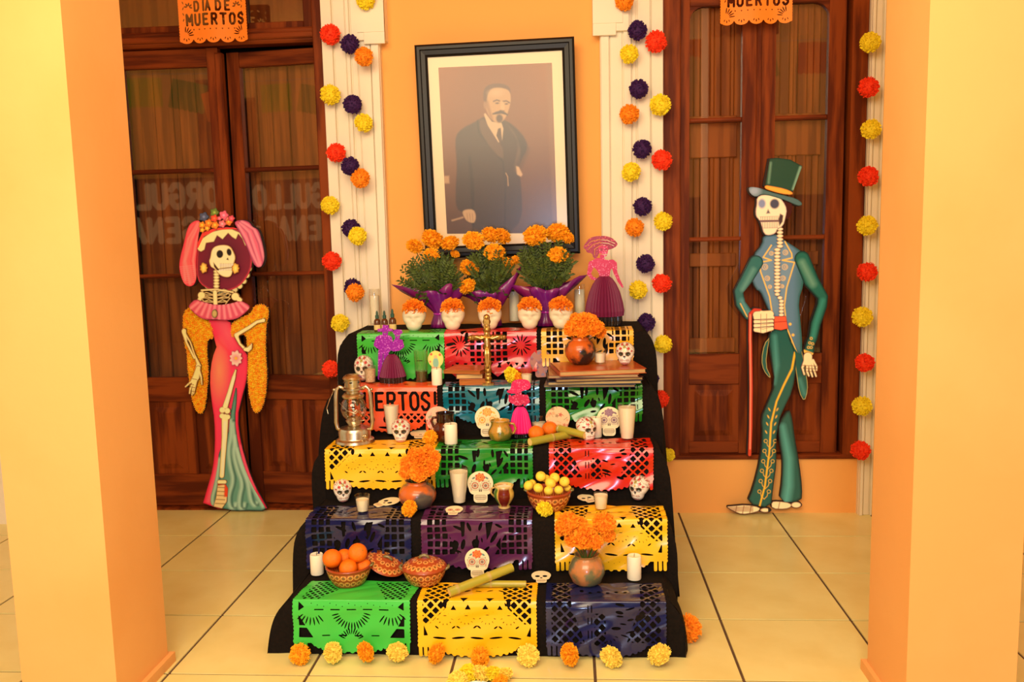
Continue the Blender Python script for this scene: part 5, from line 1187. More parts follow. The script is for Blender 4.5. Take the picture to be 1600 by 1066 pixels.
# ---- dropper bottles
def droppers():
    M_amber = mat('amber_glass', (.10, .03, .008), .12, coat=.4); M_rub = mat('green_rubber', (.03, .09, .06), .5); M_lab = mat('bottle_label', L((226, 196, 130)), .7)
    first = None
    for i, (px, nm) in enumerate(((590, 'leftmost'), (601.5, 'middle'), (614, 'rightmost'))):
        Y = 3.86; p = onT(1, px, Y=Y); s = SC(Y)*(1.0 if i < 2 else 1.08)
        lab = 'amber dropper bottle, %s of three above the green sheet' % nm
        if first is None:
            t = thing('dropper_bottle', lab, 'bottle', p, 0, 'amber dropper bottles'); r = 5.4*s
            lathe_obj('bottle_body', [(0, 0), (r, 0), (r, 16*s), (r*.8, 19*s), (r*.45, 20.5*s), (r*.45, 22*s)], M_amber, t, 18)
            lathe_obj('label', [(r*1.02, 3*s), (r*1.02, 11*s)], M_lab, t, 18)
            c_ = lathe_obj('cap', [(r*.5, 21*s), (r*.55, 21*s), (r*.55, 26*s), (r*.35, 26.5*s), (r*.33, 30*s), (r*.2, 33*s), (0, 33.5*s)], M_rub, t, 14); first = t
        else: dup(first, p, i*.7, lab, scale=1 if i < 2 else 1.08)
droppers()

# ---- marigold plants in purple foil
def plants():
    M_leaf = mat('marigold_leaf', L((84, 104, 34)), .6, noise=1, nscale=60, col2=L((48, 62, 22)))
    M_foil = mat('purple_foil', L((112, 24, 124)), .35, coat=.25, noise=1, nscale=9, col2=L((136, 24, 84)))
    M_rib = mat('violet_ribbon', L((190, 40, 170)), .2, coat=.5)
    spec = [  # base px, Y, foliage centre/half size in px, flowers, label, flare lobes
        (690, 4.02, (673, 428, 46, 38), [(648, 385, 26, 1), (676, 374, 34, 1), (703, 380, 27, 1), (674.5, 398, 24, 0), (711, 397, 14, 2)], 'marigold plant in purple foil, left of three under the portrait', 0),
        (768, 4.04, (765, 428, 38, 40), [(740, 376, 32, 0), (767, 367, 28, 1), (784, 369, 28, 2), (772, 394, 31, 0), (733, 418.5, 28, 0), (730.5, 447.5, 26, -1), (793, 411, 20, 1), (806, 406, 17, 2)], 'marigold plant in purple foil, middle of three behind the crucifix', 1),
        (853, 4.02, (853, 408, 42, 34), [(836, 368, 37, 0), (871, 364, 34, 1), (886, 371, 22, 1), (871.5, 398, 30, -1)], 'marigold plant in purple foil, right of three under the portrait', 2)]
    for si, (px, Y, fol, fls, lab, sd) in enumerate(spec):
        p = onT(1, px, Y=Y); s = SC(Y); t = thing('potted_marigold', lab, 'plant', p, 0, 'marigold plants in purple foil'); rr = random.Random(40+si)
        # foil: foot, waist, flared torn rim
        n = 48; vs = []; lev = [(.050, 0), (.046, .02), (.034, .062), (.036, .072), (.060, .10), (.085, .125), (.115, .150), (.14, .17)]
        lob = [(PI*1.02, 1.75, .035), (-.15, 1.25, .05), (-PI/2+.5, .8, .03), (-PI/2-.5, .85, .0), (PI/2, .8, .05)] if sd == 0 else ([(PI-.2, 1.0, -.02), (-.1, 1.1, .10), (-PI/2+.2, .7, -.01), (PI/2, .8, .05), (-PI/2-.8, .8, .0)] if sd == 1 else [(PI, 1.2, .02), (.05, 1.35, .06), (-PI/2+.5, .8, .0), (-PI/2-.5, .85, .01), (PI/2, .8, .05)])
        for j, (r, z) in enumerate(lev):
            f = max(0, (j-3)/(len(lev)-4))
            for i in range(n):
                a = 2*PI*i/n; g_ = .42; zz = 0
                for (la, am, zup) in lob:
                    dd = math.atan2(math.sin(a-la), math.cos(a-la)); w_ = math.exp(-(dd/.50)**2); g_ = max(g_, am*w_+.3*(1-w_)); zz += zup*w_
                rad = r*(1+(g_-1)*f if j > 3 else 1)*(1+.07*math.sin(a*13+j)*(1 if j != 2 else .3)); rad = max(rad, .034)
                vs.append((rad*math.cos(a), rad*math.sin(a)*(.75 if j > 3 else 1), z+zz*f*f+.006*math.sin(a*7+j*1.3)*f))
        fs = [(j*n+i, j*n+(i+1) % n, (j+1)*n+(i+1) % n, (j+1)*n+i) for j in range(len(lev)-1) for i in range(n)]
        o = MB().add(vs, fs).build('foil_wrap', M_foil, t, True); so = o.modifiers.new('s', 'SOLIDIFY'); so.thickness = .0008
        MB().lathe([(.0375, .060), (.0385, .0635), (.0375, .067)], 32).build('ribbon', M_rib, t, True)
        # foliage: pinnate leaves of narrow leaflets
        lf = MB(); st = MB()
        def loc(qx, qy, dy=0): q = PY(qx, qy, Y+dy); return Vector((q[0]-p[0], q[1]-p[1], q[2]-p[2]))
        ccx, ccy, hx, hy = fol
        root = Vector((0, 0, .10))
        for q in range(120):
            a = rr.uniform(0, 2*PI); r_ = math.sqrt(rr.random()); dy = rr.uniform(-.09, .09)
            tip = loc(ccx+hx*r_*math.cos(a)*1.05, ccy+hy*r_*math.sin(a)*1.1, dy); base = root.lerp(tip, rr.uniform(.35, .6))+Vector((rr.uniform(-.01, .01), rr.uniform(-.02, .02), rr.uniform(0, .02)))
            d = tip-base; ln = d.length; 
            if ln < .02: continue
            d.normalize(); sd_ = d.cross(Vector((rr.uniform(-.5, .5), -1, rr.uniform(-.3, .3)))).normalized(); nn = sd_.cross(d)
            for k2 in range(7):
                c0 = base+d*ln*(.25+k2*.125)+Vector((0, 0, -.012*(k2/6)**2))
                for sg in (-1, 1):
                    dir_ = (sd_*sg+d*.9+nn*rr.uniform(-.3, .3)).normalized(); l2 = .026*rr.uniform(.7, 1.15); w2 = dir_.cross(nn).normalized()*.0052
                    m0 = c0+dir_*l2*.5
                    lf.add([c0, m0+w2+nn*.0015, c0+dir_*l2, m0-w2+nn*.0015], [(0, 1, 2, 3)])
            if q % 6 == 0: st.tube([root, base, tip], [.0022, .0017, .001], 5)
        for (fx, fy, d_, off_) in fls:
            st.tube([root, root.lerp(loc(fx, fy, off_*.03), .5)+Vector((0, 0, .01)), loc(fx, fy+4, off_*.03)], .0019, 5)
        lf.build('foliage', M_leaf, t)['kind'] = 'stuff'; st.build('stems', M_leaf, t)
        for i, (fx, fy, d_, off_) in enumerate(fls):
            q = loc(fx, fy, off_*.03-.03); bloom(MARI[i % 3], 'gold', tuple(q), d_*SC(Y)*1.12, 'flower_head', t, rot=(.5+rr.uniform(-.2, .2), rr.uniform(-.3, .3), rr.uniform(0, 6)), sc=(1, 1, 1.0))
plants()

# ---- glitter figures with honeycomb paper skirts
def glitter(name, c, c2):
    m = mat(name, L(c), .35, metal=.15); nt = m.node_tree; b_ = nt.nodes['Principled BSDF']
    v = nt.nodes.new('ShaderNodeTexVoronoi'); v.inputs['Scale'].default_value = 260; tc = nt.nodes.new('ShaderNodeTexCoord'); r = nt.nodes.new('ShaderNodeValToRGB')
    nt.links.new(tc.outputs['Object'], v.inputs['Vector']); nt.links.new(v.outputs['Color'], r.inputs[0]); r.color_ramp.elements[0].color = (*L(c), 1); r.color_ramp.elements[0].position = .72
    r.color_ramp.elements[1].color = (*L(c2), 1); r.color_ramp.elements[1].position = .98; nt.links.new(r.outputs[0], b_.inputs['Base Color'])
    bp = nt.nodes.new('ShaderNodeBump'); bp.inputs['Strength'].default_value = .5; nt.links.new(v.outputs['Color'], bp.inputs['Height']); nt.links.new(bp.outputs[0], b_.inputs['Normal']); return m
def skirt(t, r, h, m, n=44, x=0, band=None, prof=None):
    prof = prof or [(.25, 1), (.42, .93), (.60, .80), (.78, .6), (.92, .35), (1.0, .12), (.97, 0)]
    MB().lathe([(a*r, b_*h) for a, b_ in prof][::-1], n*4, (x, 0, 0), radf=lambda a, k, z: 1-.10*abs(math.sin(a*n/2))).build('honeycomb_skirt', m, t, False)
    if band: MB().lathe([(r*.9, -band), (r*.93, -band*.5), (r*.9, .002)], n*4, (x, 0, 0), radf=lambda a, k, z: 1-.08*abs(math.sin(a*n/2)), close=True).build('base_band', M_black, t)
def lady():      # large one at the right end of the top step
    Y = 3.99; p = onT(1, 945, Y=Y); s = SC(Y); Z0 = p[2]
    t = thing('skeleton_lady_centrepiece', 'pink glitter skeleton lady with wine-red honeycomb skirt on the top step', 'decoration', p)
    skirt(t, 31*s, 62*s, mat('wine_tissue', L((112, 18, 66)), .6), 34, band=None)
    t.children[0].location = (0, 0, 15*s); MB().lathe([(27*s, 0), (28*s, 8*s), (27.5*s, 15*s)], 136, radf=lambda a, k, z: 1-.08*abs(math.sin(a*17)), close=True).build('base_band', M_black, t)
    d = lambda *q: [(780+x/5.92, 340+y/5.92) for x, y in q]; gm = glitter('pink_glitter', (190, 30, 72), (255, 170, 200))
    P_ = planeY(Y, p)
    hat = s_u(s_poly(d((775, 280), (800, 230), (850, 190), (900, 185), (960, 165), (1040, 185), (1085, 225), (1098, 250), (1070, 280), (1010, 300), (930, 320), (900, 380), (870, 375), (860, 330), (810, 325), (800, 295)), 1), s_ell(*d((930, 230))[0], 20, 10))
    hs = [s_cap(d(*q), .5) for q in (((800, 270), (850, 220), (920, 205), (1000, 210), (1070, 240)), ((820, 300), (870, 250), (930, 232), (1010, 240), (1060, 262)), ((880, 350), (885, 290), (930, 262), (980, 258)))]
    flat('hat', s_sub(hat, s_u(*hs)), (908, 366, 968, 406), .5, P_, glitter('rose_glitter', (144, 26, 50), (240, 110, 110)), parent=t, thick=.002)
    face = s_sub(s_poly(d((915, 280), (930, 262), (980, 255), (1010, 275), (1005, 320), (995, 360), (950, 370), (925, 340)), 1), s_u(s_circ(*d((945, 297))[0], 2.2), s_circ(*d((988, 297))[0], 2.0), s_cap(d((930, 335), (965, 345), (1000, 340)), .6)))
    flat('face', face, (932, 380, 954, 405), .35, lambda a, b_, dd: P_(a, b_, np.asarray(dd)-.0015), gm, parent=t, thick=.001)
    body = s_u(s_poly(d((880, 385), (905, 372), (960, 380), (1000, 395), (1060, 385), (1075, 420), (1055, 460), (1030, 480), (1022, 545), (1000, 560), (930, 560), (915, 500), (880, 460), (835, 450), (840, 410)), 1), s_cap(d((950, 360), (960, 400)), 3.2),
               s_cap(d((855, 430), (830, 520), (860, 560), (905, 575)), [5, 3, 2.4, 2]), s_cap(d((1060, 430), (1075, 510), (1110, 590), (1140, 640)), [5, 3, 2.4, 1.6]))
    flat('torso', body, (914, 396, 978, 452), .5, P_, gm, parent=t, thick=.002)
lady()
def couple():
    Y = 3.70; p = onT(2, 614, Y=Y); s = SC(Y)
    t = thing('skeleton_couple_centrepiece', 'magenta glitter skeleton couple with dark wine cone skirt on second step', 'decoration', p)
    skirt(t, 22*s, 36*s, mat('wine_tissue', L((112, 18, 66)), .6), 30, band=None, prof=[(.2, 1), (.38, .92), (.6, .7), (.8, .4), (.95, .1), (1, 0)])
    t.children[0].location = (0, 0, 9*s); MB().lathe([(22*s, 0), (22.5*s, 9*s)], 100, radf=lambda a, k, z: 1-.06*abs(math.sin(a*15)), close=True).build('base_band', M_black, t)
    d = lambda *q: [(500+x/4.635, 470+y/4.635) for x, y in q]; gm = glitter('magenta_glitter', (150, 20, 170), (255, 150, 255)); P_ = planeY(Y, p)
    man = s_u(s_poly(d((415, 205), (450, 200), (455, 175), (495, 178), (498, 200), (530, 205), (525, 222), (420, 225))), s_ell(*d((472, 232))[0], 4.4, 5.5), s_poly(d((410, 260), (440, 245), (500, 248), (530, 275), (515, 380), (430, 380), (425, 330), (400, 335)), 1), s_cap(d((440, 370), (435, 470), (432, 560)), [4, 3.4, 3]), s_cap(d((480, 370), (470, 450)), [4, 3]), s_cap(d((415, 270), (400, 320), (430, 340)), 2.6))
    wom = s_u(s_poly(d((525, 225), (545, 208), (590, 210), (600, 232), (580, 246), (540, 246))), s_ell(*d((562, 255))[0], 4.2, 5.2), s_poly(d((535, 280), (560, 268), (590, 285), (600, 300), (580, 330), (590, 360), (520, 370), (515, 340)), 1), s_cap(d((590, 290), (600, 330), (575, 350)), 2.2))
    hl = [s_circ(*d(q)[0], .9) for q in ((466, 230), (478, 230), (557, 253), (567, 253))]
    flat('gentleman_cutout', s_sub(man, s_u(*hl)), (584, 504, 618, 594), .5, P_, gm, parent=t, thick=.002)
    flat('lady_cutout', s_sub(wom, s_u(*hl)), (606, 512, 634, 552), .5, lambda a, b_, dd: P_(a, b_, np.asarray(dd)-.003), gm, parent=t, thick=.002)
couple()
def pinky():
    Y = 3.50; p = onT(3, 814, Y=Y); s = SC(Y)
    t = thing('small_skeleton_lady_centrepiece', 'hot pink glitter skeleton lady with bright pink honeycomb skirt', 'decoration', p)
    skirt(t, 19*s, 42*s, mat('pink_tissue', L((250, 30, 130)), .6), 24, prof=[(.25, 1), (.45, .92), (.65, .75), (.85, .4), (1.0, .05), (.9, 0)])
    t.children[0].location = (0, 0, 8*s); MB().lathe([(13*s, 0), (13.4*s, 9*s)], 80, radf=lambda a, k, z: 1-.08*abs(math.sin(a*12)), close=True).build('base_band', M_black, t)
    d = lambda *q: [(740+x/4.633, 470+y/4.633) for x, y in q]; gm = glitter('hotpink_glitter', (220, 24, 90), (255, 170, 210)); P_ = planeY(Y, p)
    hat = s_u(s_poly(d((235, 655), (270, 640), (275, 590), (310, 568), (390, 570), (415, 600), (410, 640), (360, 650), (320, 672), (260, 672)), 1))
    body = s_sub(s_u(s_ell(*d((325, 672))[0], 5, 5.5), s_poly(d((270, 690), (310, 680), (380, 680), (395, 700), (390, 750), (355, 745), (350, 760), (300, 760), (290, 745), (265, 730)), 1), s_cap(d((385, 690), (398, 730), (370, 755)), 2), s_cap(d((262, 690), (262, 725), (290, 740)), 2)), s_u(s_circ(*d((318, 668))[0], .9), s_circ(*d((332, 668))[0], .9)))
    flat('hat', hat, (788, 590, 832, 618), .5, lambda a, b_, dd: P_(a, b_, np.asarray(dd)-.002), gm, parent=t, thick=.002)
    flat('torso', body, (792, 608, 830, 638), .5, P_, glitter('rosepink_glitter', (196, 26, 80), (255, 160, 200)), parent=t, thick=.002)
pinky()

# ---- clay ware
M_clay = mat('clay', L((206, 104, 38)), .35, noise=1, nscale=16, col2=L((176, 78, 26)), coat=.3)
def smoked(name, base, smoke, seed, sc=7, zmid=0):
    m = mat(name, L(base), .3, coat=.4, noise=2.4, nscale=sc, col2=L(smoke)); return m
def vase(k, px, py, w_, h, prof, m, label, Y=None, lift=.006, cat='vase', name='clay_vase'):
    p = onT(k, px, py, Y=Y, lift=lift); s = SC(p[1]); t = thing(name, label, cat, p)
    lathe_obj('pot_body', [(a*w_/2*s, b_*h*s) for a, b_ in prof], m, t, 40)
    return t, p, s
POT = [(0, 0), (.45, 0), (.72, .10), (.95, .32), (1.0, .5), (.93, .68), (.75, .82), (.58, .88), (.55, .94), (.64, 1.0), (.60, 1.0), (.5, .93), (.52, .86), (.6, .8), (0, .6)]
def bunch(name, label, k, c, blooms, Y, group='orange marigold bunches', col='marigold'):
    """blooms in pixels"""
    b0 = up(k, c[0], Y, c[1]); t = thing(name, label, 'flowers', b0, 0, group); st = MB(); rr = random.Random(int(c[0]))
    for i, (x, y, d_, dy) in enumerate(blooms):
        q = PY(x, y, Y+dy); q = Vector(q)-Vector(b0)
        bloom(DOME[i % 2] if i % 3 else MARI[i % 3], col, tuple(q), d_*SC(Y)*1.1, 'flower_head', t, rot=(.9+rr.uniform(-.3, .3), rr.uniform(-.5, .5), rr.uniform(-.6, .6)), sc=(1, 1, 1.1))
        st.tube([(rr.uniform(-.008, .008), rr.uniform(-.008, .008), -.02), tuple(q*.9)], .0022, 5)
    st.build('stems', mat('flower_stem', L((60, 90, 30)), .6), t)
tp, p, s = vase(2, 907, 565, 50, 44, POT, smoked('smoked_clay_a', (200, 96, 30), (40, 34, 30), 1, 13), 'round orange clay pot with black smoke marks on the large books', Y=3.665, lift=.078)
bunch('marigold_bunch', 'orange marigold bunch in the clay pot on the large books', 2, (907, .078+40*s), [(893, 513, 26, 0), (912, 505, 32, -.01), (930, 513, 27, -.02), (922, 501, 24, .02), (902, 500, 24, .03), (939, 520, 18, .0), (908, 516, 24, -.03)], 3.66)
tp, p, s = vase(4, 653, 792, 62, 47, POT, smoked('smoked_clay_b', (206, 104, 40), (84, 76, 70), 2, 9), 'wide clay pot with grey smoke marks on the fourth step', Y=3.20)
bunch('marigold_bunch', 'orange marigold bunch in the wide clay pot by the tall glass', 4, (653, 42*s), [(640, 726, 30, 0), (660, 716, 34, -.01), (676, 716, 26, .0), (634, 738, 22, -.02), (655, 738, 30, -.03), (672, 730, 28, -.02), (648, 709, 22, .02), (668, 706, 22, .02)], 3.19)
BULB = [(0, 0), (.45, 0), (.8, .14), (1.0, .42), (.97, .62), (.8, .82), (.62, .93), (.68, 1.0), (.6, 1.0), (.55, .92), (.5, .7), (0, .5)]
tp, p, s = vase(5, 917, 906, 60, 52, BULB, smoked('glazed_vase', (186, 120, 70), (104, 104, 74), 3, 16), 'round glazed brown-green vase on the lowest step', Y=2.96)
bunch('marigold_bunch', 'orange marigold bunch in the glazed vase on lowest step', 5, (915, 48*s), [(888, 818, 38, 0), (879, 826, 24, .02), (912, 838, 42, -.02), (944, 818, 36, .0), (950, 836, 24, .0), (905, 822, 28, .02), (930, 846, 26, -.03), (895, 842, 26, -.01)], 2.95)
M_glz = mat('green_ochre_glaze', L((190, 138, 50)), .2, coat=.6, noise=2, nscale=20, col2=L((110, 110, 40)))
def handle(t, pts, r, m): MB().tube(pts, r, 8).build('handle', m, t, True)
tp, p, s = vase(3, 782, 689, 40, 34, [(0, 0), (.5, 0), (.85, .15), (1, .38), (.95, .55), (.78, .72), (.72, .85), (.80, 1), (.74, 1), (.66, .84), (.66, .8), (0, .8)], M_glz, 'small ochre and green clay jug in front of the orange-eyed card', cat='jug', name='clay_jug')
handle(tp, [(14*s, 0, 29*s), (22*s, 0, 28*s), (25*s, 0, 20*s), (22*s, 0, 13*s), (17*s, 0, 11*s)], 2*s, M_glz)
MB().lathe([(0, 29*s), (13*s, 29*s)], 24).build('drink', M_wax, tp)
# striped mug
p = onT(4, 788, 794); s = SC(p[1]); t = thing('painted_mug', 'clay mug with green, cream and red-brown runs on the purple sheet', 'mug', p)
def mugcol(a, z, r):
    k = math.sin(a*2+1.2)+.3*math.sin(a*7); c_ = L((70, 120, 40)) if k > .55 else (L((226, 190, 90)) if k > -.2 else L((112, 30, 12)))
    return c_ if 4*s < z < 36*s else L((224, 190, 120))
MB().lathe([(0, 0), (9*s, 0), (10*s, 3*s), (8*s, 6*s), (12*s, 11*s), (16.5*s, 20*s), (16.5*s, 27*s), (14*s, 33*s), (16*s, 39*s), (14.5*s, 39*s), (13*s, 33*s), (13*s, 30*s), (0, 30*s)], 40, colf=mugcol).build('mug_body', M_attrg, t, True)
handle(t, [(-14*s, 0, 35*s), (-20*s, 0, 33*s), (-21*s, 0, 25*s), (-15*s, 0, 18*s)], 1.6*s, mat('mug_handle', L((190, 150, 80)), .3))
MB().lathe([(0, 35*s), (14*s, 35*s)], 24).build('drink', M_wax, t)
# dark glass mug
p = onT(3, 697, 690, Y=3.45); s = SC(p[1]); t = thing('dark_mug', 'dark brown glass mug with black neck behind a short candle', 'mug', p); md = mat('dark_brown_glass', L((80, 24, 8)), .12, coat=.6)
lathe_obj('mug_body', [(0, 0), (15*s, 0), (20*s, 6*s), (21*s, 16*s), (18*s, 26*s), (14*s, 31*s), (14.5*s, 32*s)], md, t, 32)
lathe_obj('neck', [(14*s, 31*s), (15*s, 33*s), (14*s, 40*s), (15.5*s, 46*s), (13.5*s, 46*s), (12.5*s, 40*s), (0, 38*s)], mat('dark_neck', L((34, 14, 10)), .15, coat=.6), t, 32)
handle(t, [(-13*s, 0, 38*s), (-20*s, 0, 38*s), (-23*s, 0, 32*s), (-20*s, 0, 24*s), (-17*s, 0, 20*s)], 2.2*s, md)
# ringed bowls
def ringcol(base, H_, R_, n, z0, z1, rows=1, inner=None):
    def f(a, z, r):
        for q in range(rows):
            zc = z0+(z1-z0)*(q+.5)/rows; u = ((a*n/(2*PI)+q*.5) % 1-.5)*2*PI*R_/n; v = z-zc; d = math.hypot(u, v); rr_ = min((z1-z0)/rows, 2*PI*R_/n)*.46
            if abs(z-zc) < (z1-z0)/rows*.6:
                if .62*rr_ < d < rr_: return L((232, 164, 84))
                if d < .3*rr_: return L((120, 110, 60))
        return L(base)
    return f
def bowl(k, px, py, w_, h, label, Y=None, rows=1, name='clay_bowl', cat='bowl', fill=None):
    p = onT(k, px, py, Y=Y); s = SC(p[1]); t = thing(name, label, cat, p); R_ = w_/2*s; H_ = h*s
    prof = [(0, 0), (R_*.62, 0), (R_*.68, .003)]+[(R_*(.68+.28*math.sin(i/20*PI/2)), .003+(H_*.84-.003)*i/20) for i in range(1, 21)]+[(R_*1.0, H_*.88), (R_*1.01, H_*.94), (R_*.97, H_), (R_*.92, H_*.98), (R_*.88, H_*.8), (R_*.7, H_*.35), (0, H_*.25)]
    MB().lathe(prof, 220, colf=ringcol((158, 64, 26), H_, R_*.88, 20, H_*.08, H_*.84, rows)).build('bowl_body', M_attrg, t, True)
    for sg in ((-1, 1) if name == 'clay_bowl' else ()):
        MB().tube([(sg*R_*.93, -.01, H_*.93), (sg*R_*1.08, -.006, H_*1.0), (sg*R_*1.08, .008, H_*1.0), (sg*R_*.93, .012, H_*.93)], .004, 8).build('handle', mat('green_glaze', L((120, 110, 60)), .25, coat=.4), t, True)
    return t, p, s, R_, H_
M_or = mat('orange_peel', L((255, 130, 10)), .4, bump=.35, bscale=220, noise=1, nscale=12, col2=L((246, 112, 8)))
M_lm = mat('lime_peel', L((255, 226, 84)), .35, bump=.3, bscale=200, noise=1, nscale=14, col2=L((250, 212, 60)))
FR = MB().ball((0, 0, 0), .5, 24, 16, rf=lambda x, y, z: 1-.03*math.exp(-((1-z)/.02))).mesh('orange', M_or, True)
LM = MB().ball((0, 0, 0), .5, 20, 14, (1, 1, .94), rf=lambda x, y, z: 1+.06*math.exp(-((1-z)/.03))).mesh('lime', M_lm, True)
M_calyx = mat('fruit_calyx', L((96, 110, 40)), .7)
def fruit(me, loc, d, name, label, group, seed):
    rr = random.Random(seed); o = link(name, me, None, loc); o.scale = (d, d, d*.96); o.rotation_euler = (rr.uniform(-.9, .9), rr.uniform(-.9, .9), rr.uniform(0, 6)); tag(o, label, 'orange' if name == 'orange' else 'lime', group)
    c_ = MB().lathe([(.045, .0), (.02, .012), (0, .008)], 6, (0, 0, .478 if name == 'orange' else .49)).build('calyx', M_calyx, o)
t, p, s, R_, H_ = bowl(5, 546, 913, 76, 33, 'clay bowl with rings of dots holding oranges', Y=2.965, rows=2)
for i, (x, y, d_, dy, l) in enumerate([(519, 873, 32, -.01, 'leftmost orange heaped in the clay bowl'), (538, 871, 28, .035, 'orange at the back of the clay bowl, half hidden'), (559, 864, 32, .0, 'topmost orange in the clay bowl'), (544, 888, 30, -.035, 'front orange in the middle of the clay bowl'), (568, 885, 26, .01, 'rightmost orange low in the clay bowl'), ]):
    fruit(FR, PY(x, y, p[1]+dy), d_*SC(p[1]), 'orange', l, 'oranges in the bowl', i)
t, p, s, R_, H_ = bowl(4, 858, 791, 73, 32, 'clay bowl with rings of dots heaped with yellow limes', Y=3.19, rows=2)
LL = [(826, 759, 17, .0, 'leftmost yellow lime, lying low in the bowl'), (845, 744.5, 17, 0, 'upper left yellow lime on the heap'), (866.5, 747, 17, .01, 'top yellow lime in the middle of the heap'), (882, 753, 17, 0, 'upper right yellow lime at the bowl rim'), (860, 755, 18, -.02, 'yellow lime in the middle front of heap'), (841, 763, 16, -.03, 'yellow lime at the front left of the heap'),
      (857, 767, 15, -.035, 'lowest yellow lime at the front rim'), (873, 766, 15, -.03, 'yellow lime at the front right of heap'), (832, 756, 14, .03, 'yellow lime hidden at back left of heap'), (853, 748, 14, .03, 'yellow lime peeping between the upper two'), (887, 763, 12, .02, 'small yellow lime at the right rim')]
for i, (x, y, d_, dy, l) in enumerate(LL): fruit(LM, PY(x, y, p[1]+dy), d_*SC(p[1]), 'lime', l, 'yellow limes in the bowl', i+20)
for i, (x, y, l) in enumerate(((838, 675, 'left one of two oranges beside the sugar canes'), (859, 670, 'right one of two oranges beside the sugar canes'))):
    q = onT(3, x, Y=3.43+i*.07); d = 26*SC(q[1]); fruit(FR, (q[0], q[1], q[2]+d*.49), d, 'orange', l, 'two loose oranges', 50+i)
# casserole with lid, and the loose lid
M_gh = mat('green_handle', L((128, 116, 70)), .3, coat=.4)
def lid_parts(t, R_, H_):
    prof = [(R_*1.02, 0), (R_*1.04, .002), (R_*.98, H_*.25), (R_*.8, H_*.55), (R_*.5, H_*.85), (R_*.2, H_*.98), (0, H_)]
    pr = []
    for (a, b_) in zip(prof, prof[1:]): pr += [(a[0]+(b_[0]-a[0])*k/6, a[1]+(b_[1]-a[1])*k/6) for k in range(6)]
    pr.append(prof[-1])
    def f(a, z, r):
        for n, rc, ph in ((20, R_*.84, 0), (10, R_*.45, .5)):
            u = ((a*n/(2*PI)+ph) % 1-.5)*2*PI*rc/n; d = math.hypot(u, r-rc); q = R_*.115
            if q*.6 < d < q: return L((236, 170, 90))
            if d < q*.3: return L((110, 110, 50))
        return L((170, 72, 30))
    MB().lathe(pr, 200, colf=f).build('lid_dome', M_attrg, t, True)
    MB().tube([(-R_*.22, 0, H_*.9), (-R_*.16, 0, H_*1.2), (0, 0, H_*1.32), (R_*.16, 0, H_*1.2), (R_*.22, 0, H_*.9)], .0055, 8).build('lid_handle', M_gh, t, True)
t, p, s, R_, H_ = bowl(5, 664, 914, 74, 29, 'covered clay casserole with rings of dots, next to the leaning lid', Y=2.975, name='clay_casserole', cat='casserole', rows=2)
for sg in (-1, 1): MB().tube([(sg*R_*.9, -.014, H_*.80), (sg*R_*1.1, -.008, H_*.95), (sg*R_*1.1, .01, H_*.95), (sg*R_*.9, .016, H_*.80)], .005, 8).build('handle', M_gh, t, True)
ld = link('lid', None, t, (0, 0, H_*.93)); lid_parts(ld, R_*.96, 15*s)
t = thing('leaning_cover', 'ringed clay lid leaning between orange bowl and covered casserole', 'pot cover', PY(603, 880, 3.04)); s = SC(3.04); lid_parts(t, 33*s, 10*s)
t.rotation_euler = (math.radians(12), math.radians(24), 0)

# ---- flowers lying about
def lying(k, px, py, d_, col, label, me=None, Y=None, dz=.0):
    p = onT(k, px, py, Y=Y); d = d_*SC(p[1]); o = bloom(me or MARI[int(px) % 3], col, (p[0], p[1], p[2]+d*.40+dz), d, 'marigold_flower', rot=(1.1, 0, px)); tag(o, label, 'flower', 'single marigolds on the steps')
lying(3, 672, 694, 26, 'gold', 'orange marigold lying left of the short candle on middle step')
lying(4, 640, 806, 30, 'gold', 'orange marigold lying in front of the wide clay pot')
lying(4, 851, 806, 28, 'yellow', 'yellow marigold lying below the lime bowl')
lying(2, 800, 590, 30, 'yellow', 'yellow marigold on second step right of the crucifix', Y=3.63)
lying(2, 812, 599, 22, 'gold', 'orange marigold tucked under the yellow one on second step', Y=3.60)
FLR = [(468, 1023, 37, 'gold', 'orange'), (520, 1020, 36, 'pale', 'pale yellow'), (571, 1019, 36, 'gold', 'orange'), (621, 1019, 37, 'pale', 'pale yellow'), (682, 1021, 36, 'gold', 'orange'), (750, 1027, 36, 'gold', 'orange'), (825, 1025, 38, 'pale', 'pale yellow'), (890, 1023, 39, 'gold', 'orange'), (955, 1027, 39, 'pale', 'pale yellow'), (1030, 1023, 40, 'pale', 'pale yellow')]
W10 = ['far left end', 'second from the left', 'third from the left', 'fourth from the left', 'fifth place from the left', 'sixth from left', 'seventh from left', 'third from the right', 'second from the right', 'far right end']
for i, (px, py, d_, col, cn) in enumerate(FLR):
    Y = 2.755; d = d_*SC(Y); q = PY(px, py, Y)
    o = bloom(MARI[i % 3], col, (q[0], Y, max(q[2], d*.42)), d, 'paper_marigold', rot=(1.25, 0, i*1.1), sc=(1, 1, 1)); tag(o, '%s paper marigold on the floor, %s of the row' % (cn, W10[i]), 'flower', 'row of paper marigolds on the floor')
q = PY(1075, 999, 2.93); o = bloom(MARI[0], 'marigold', (q[0], 2.95, .05), .10, 'paper_marigold', rot=(1.2, 0, 0)); tag(o, 'deep orange paper marigold on the floor beside altar right corner', 'flower', 'row of paper marigolds on the floor')
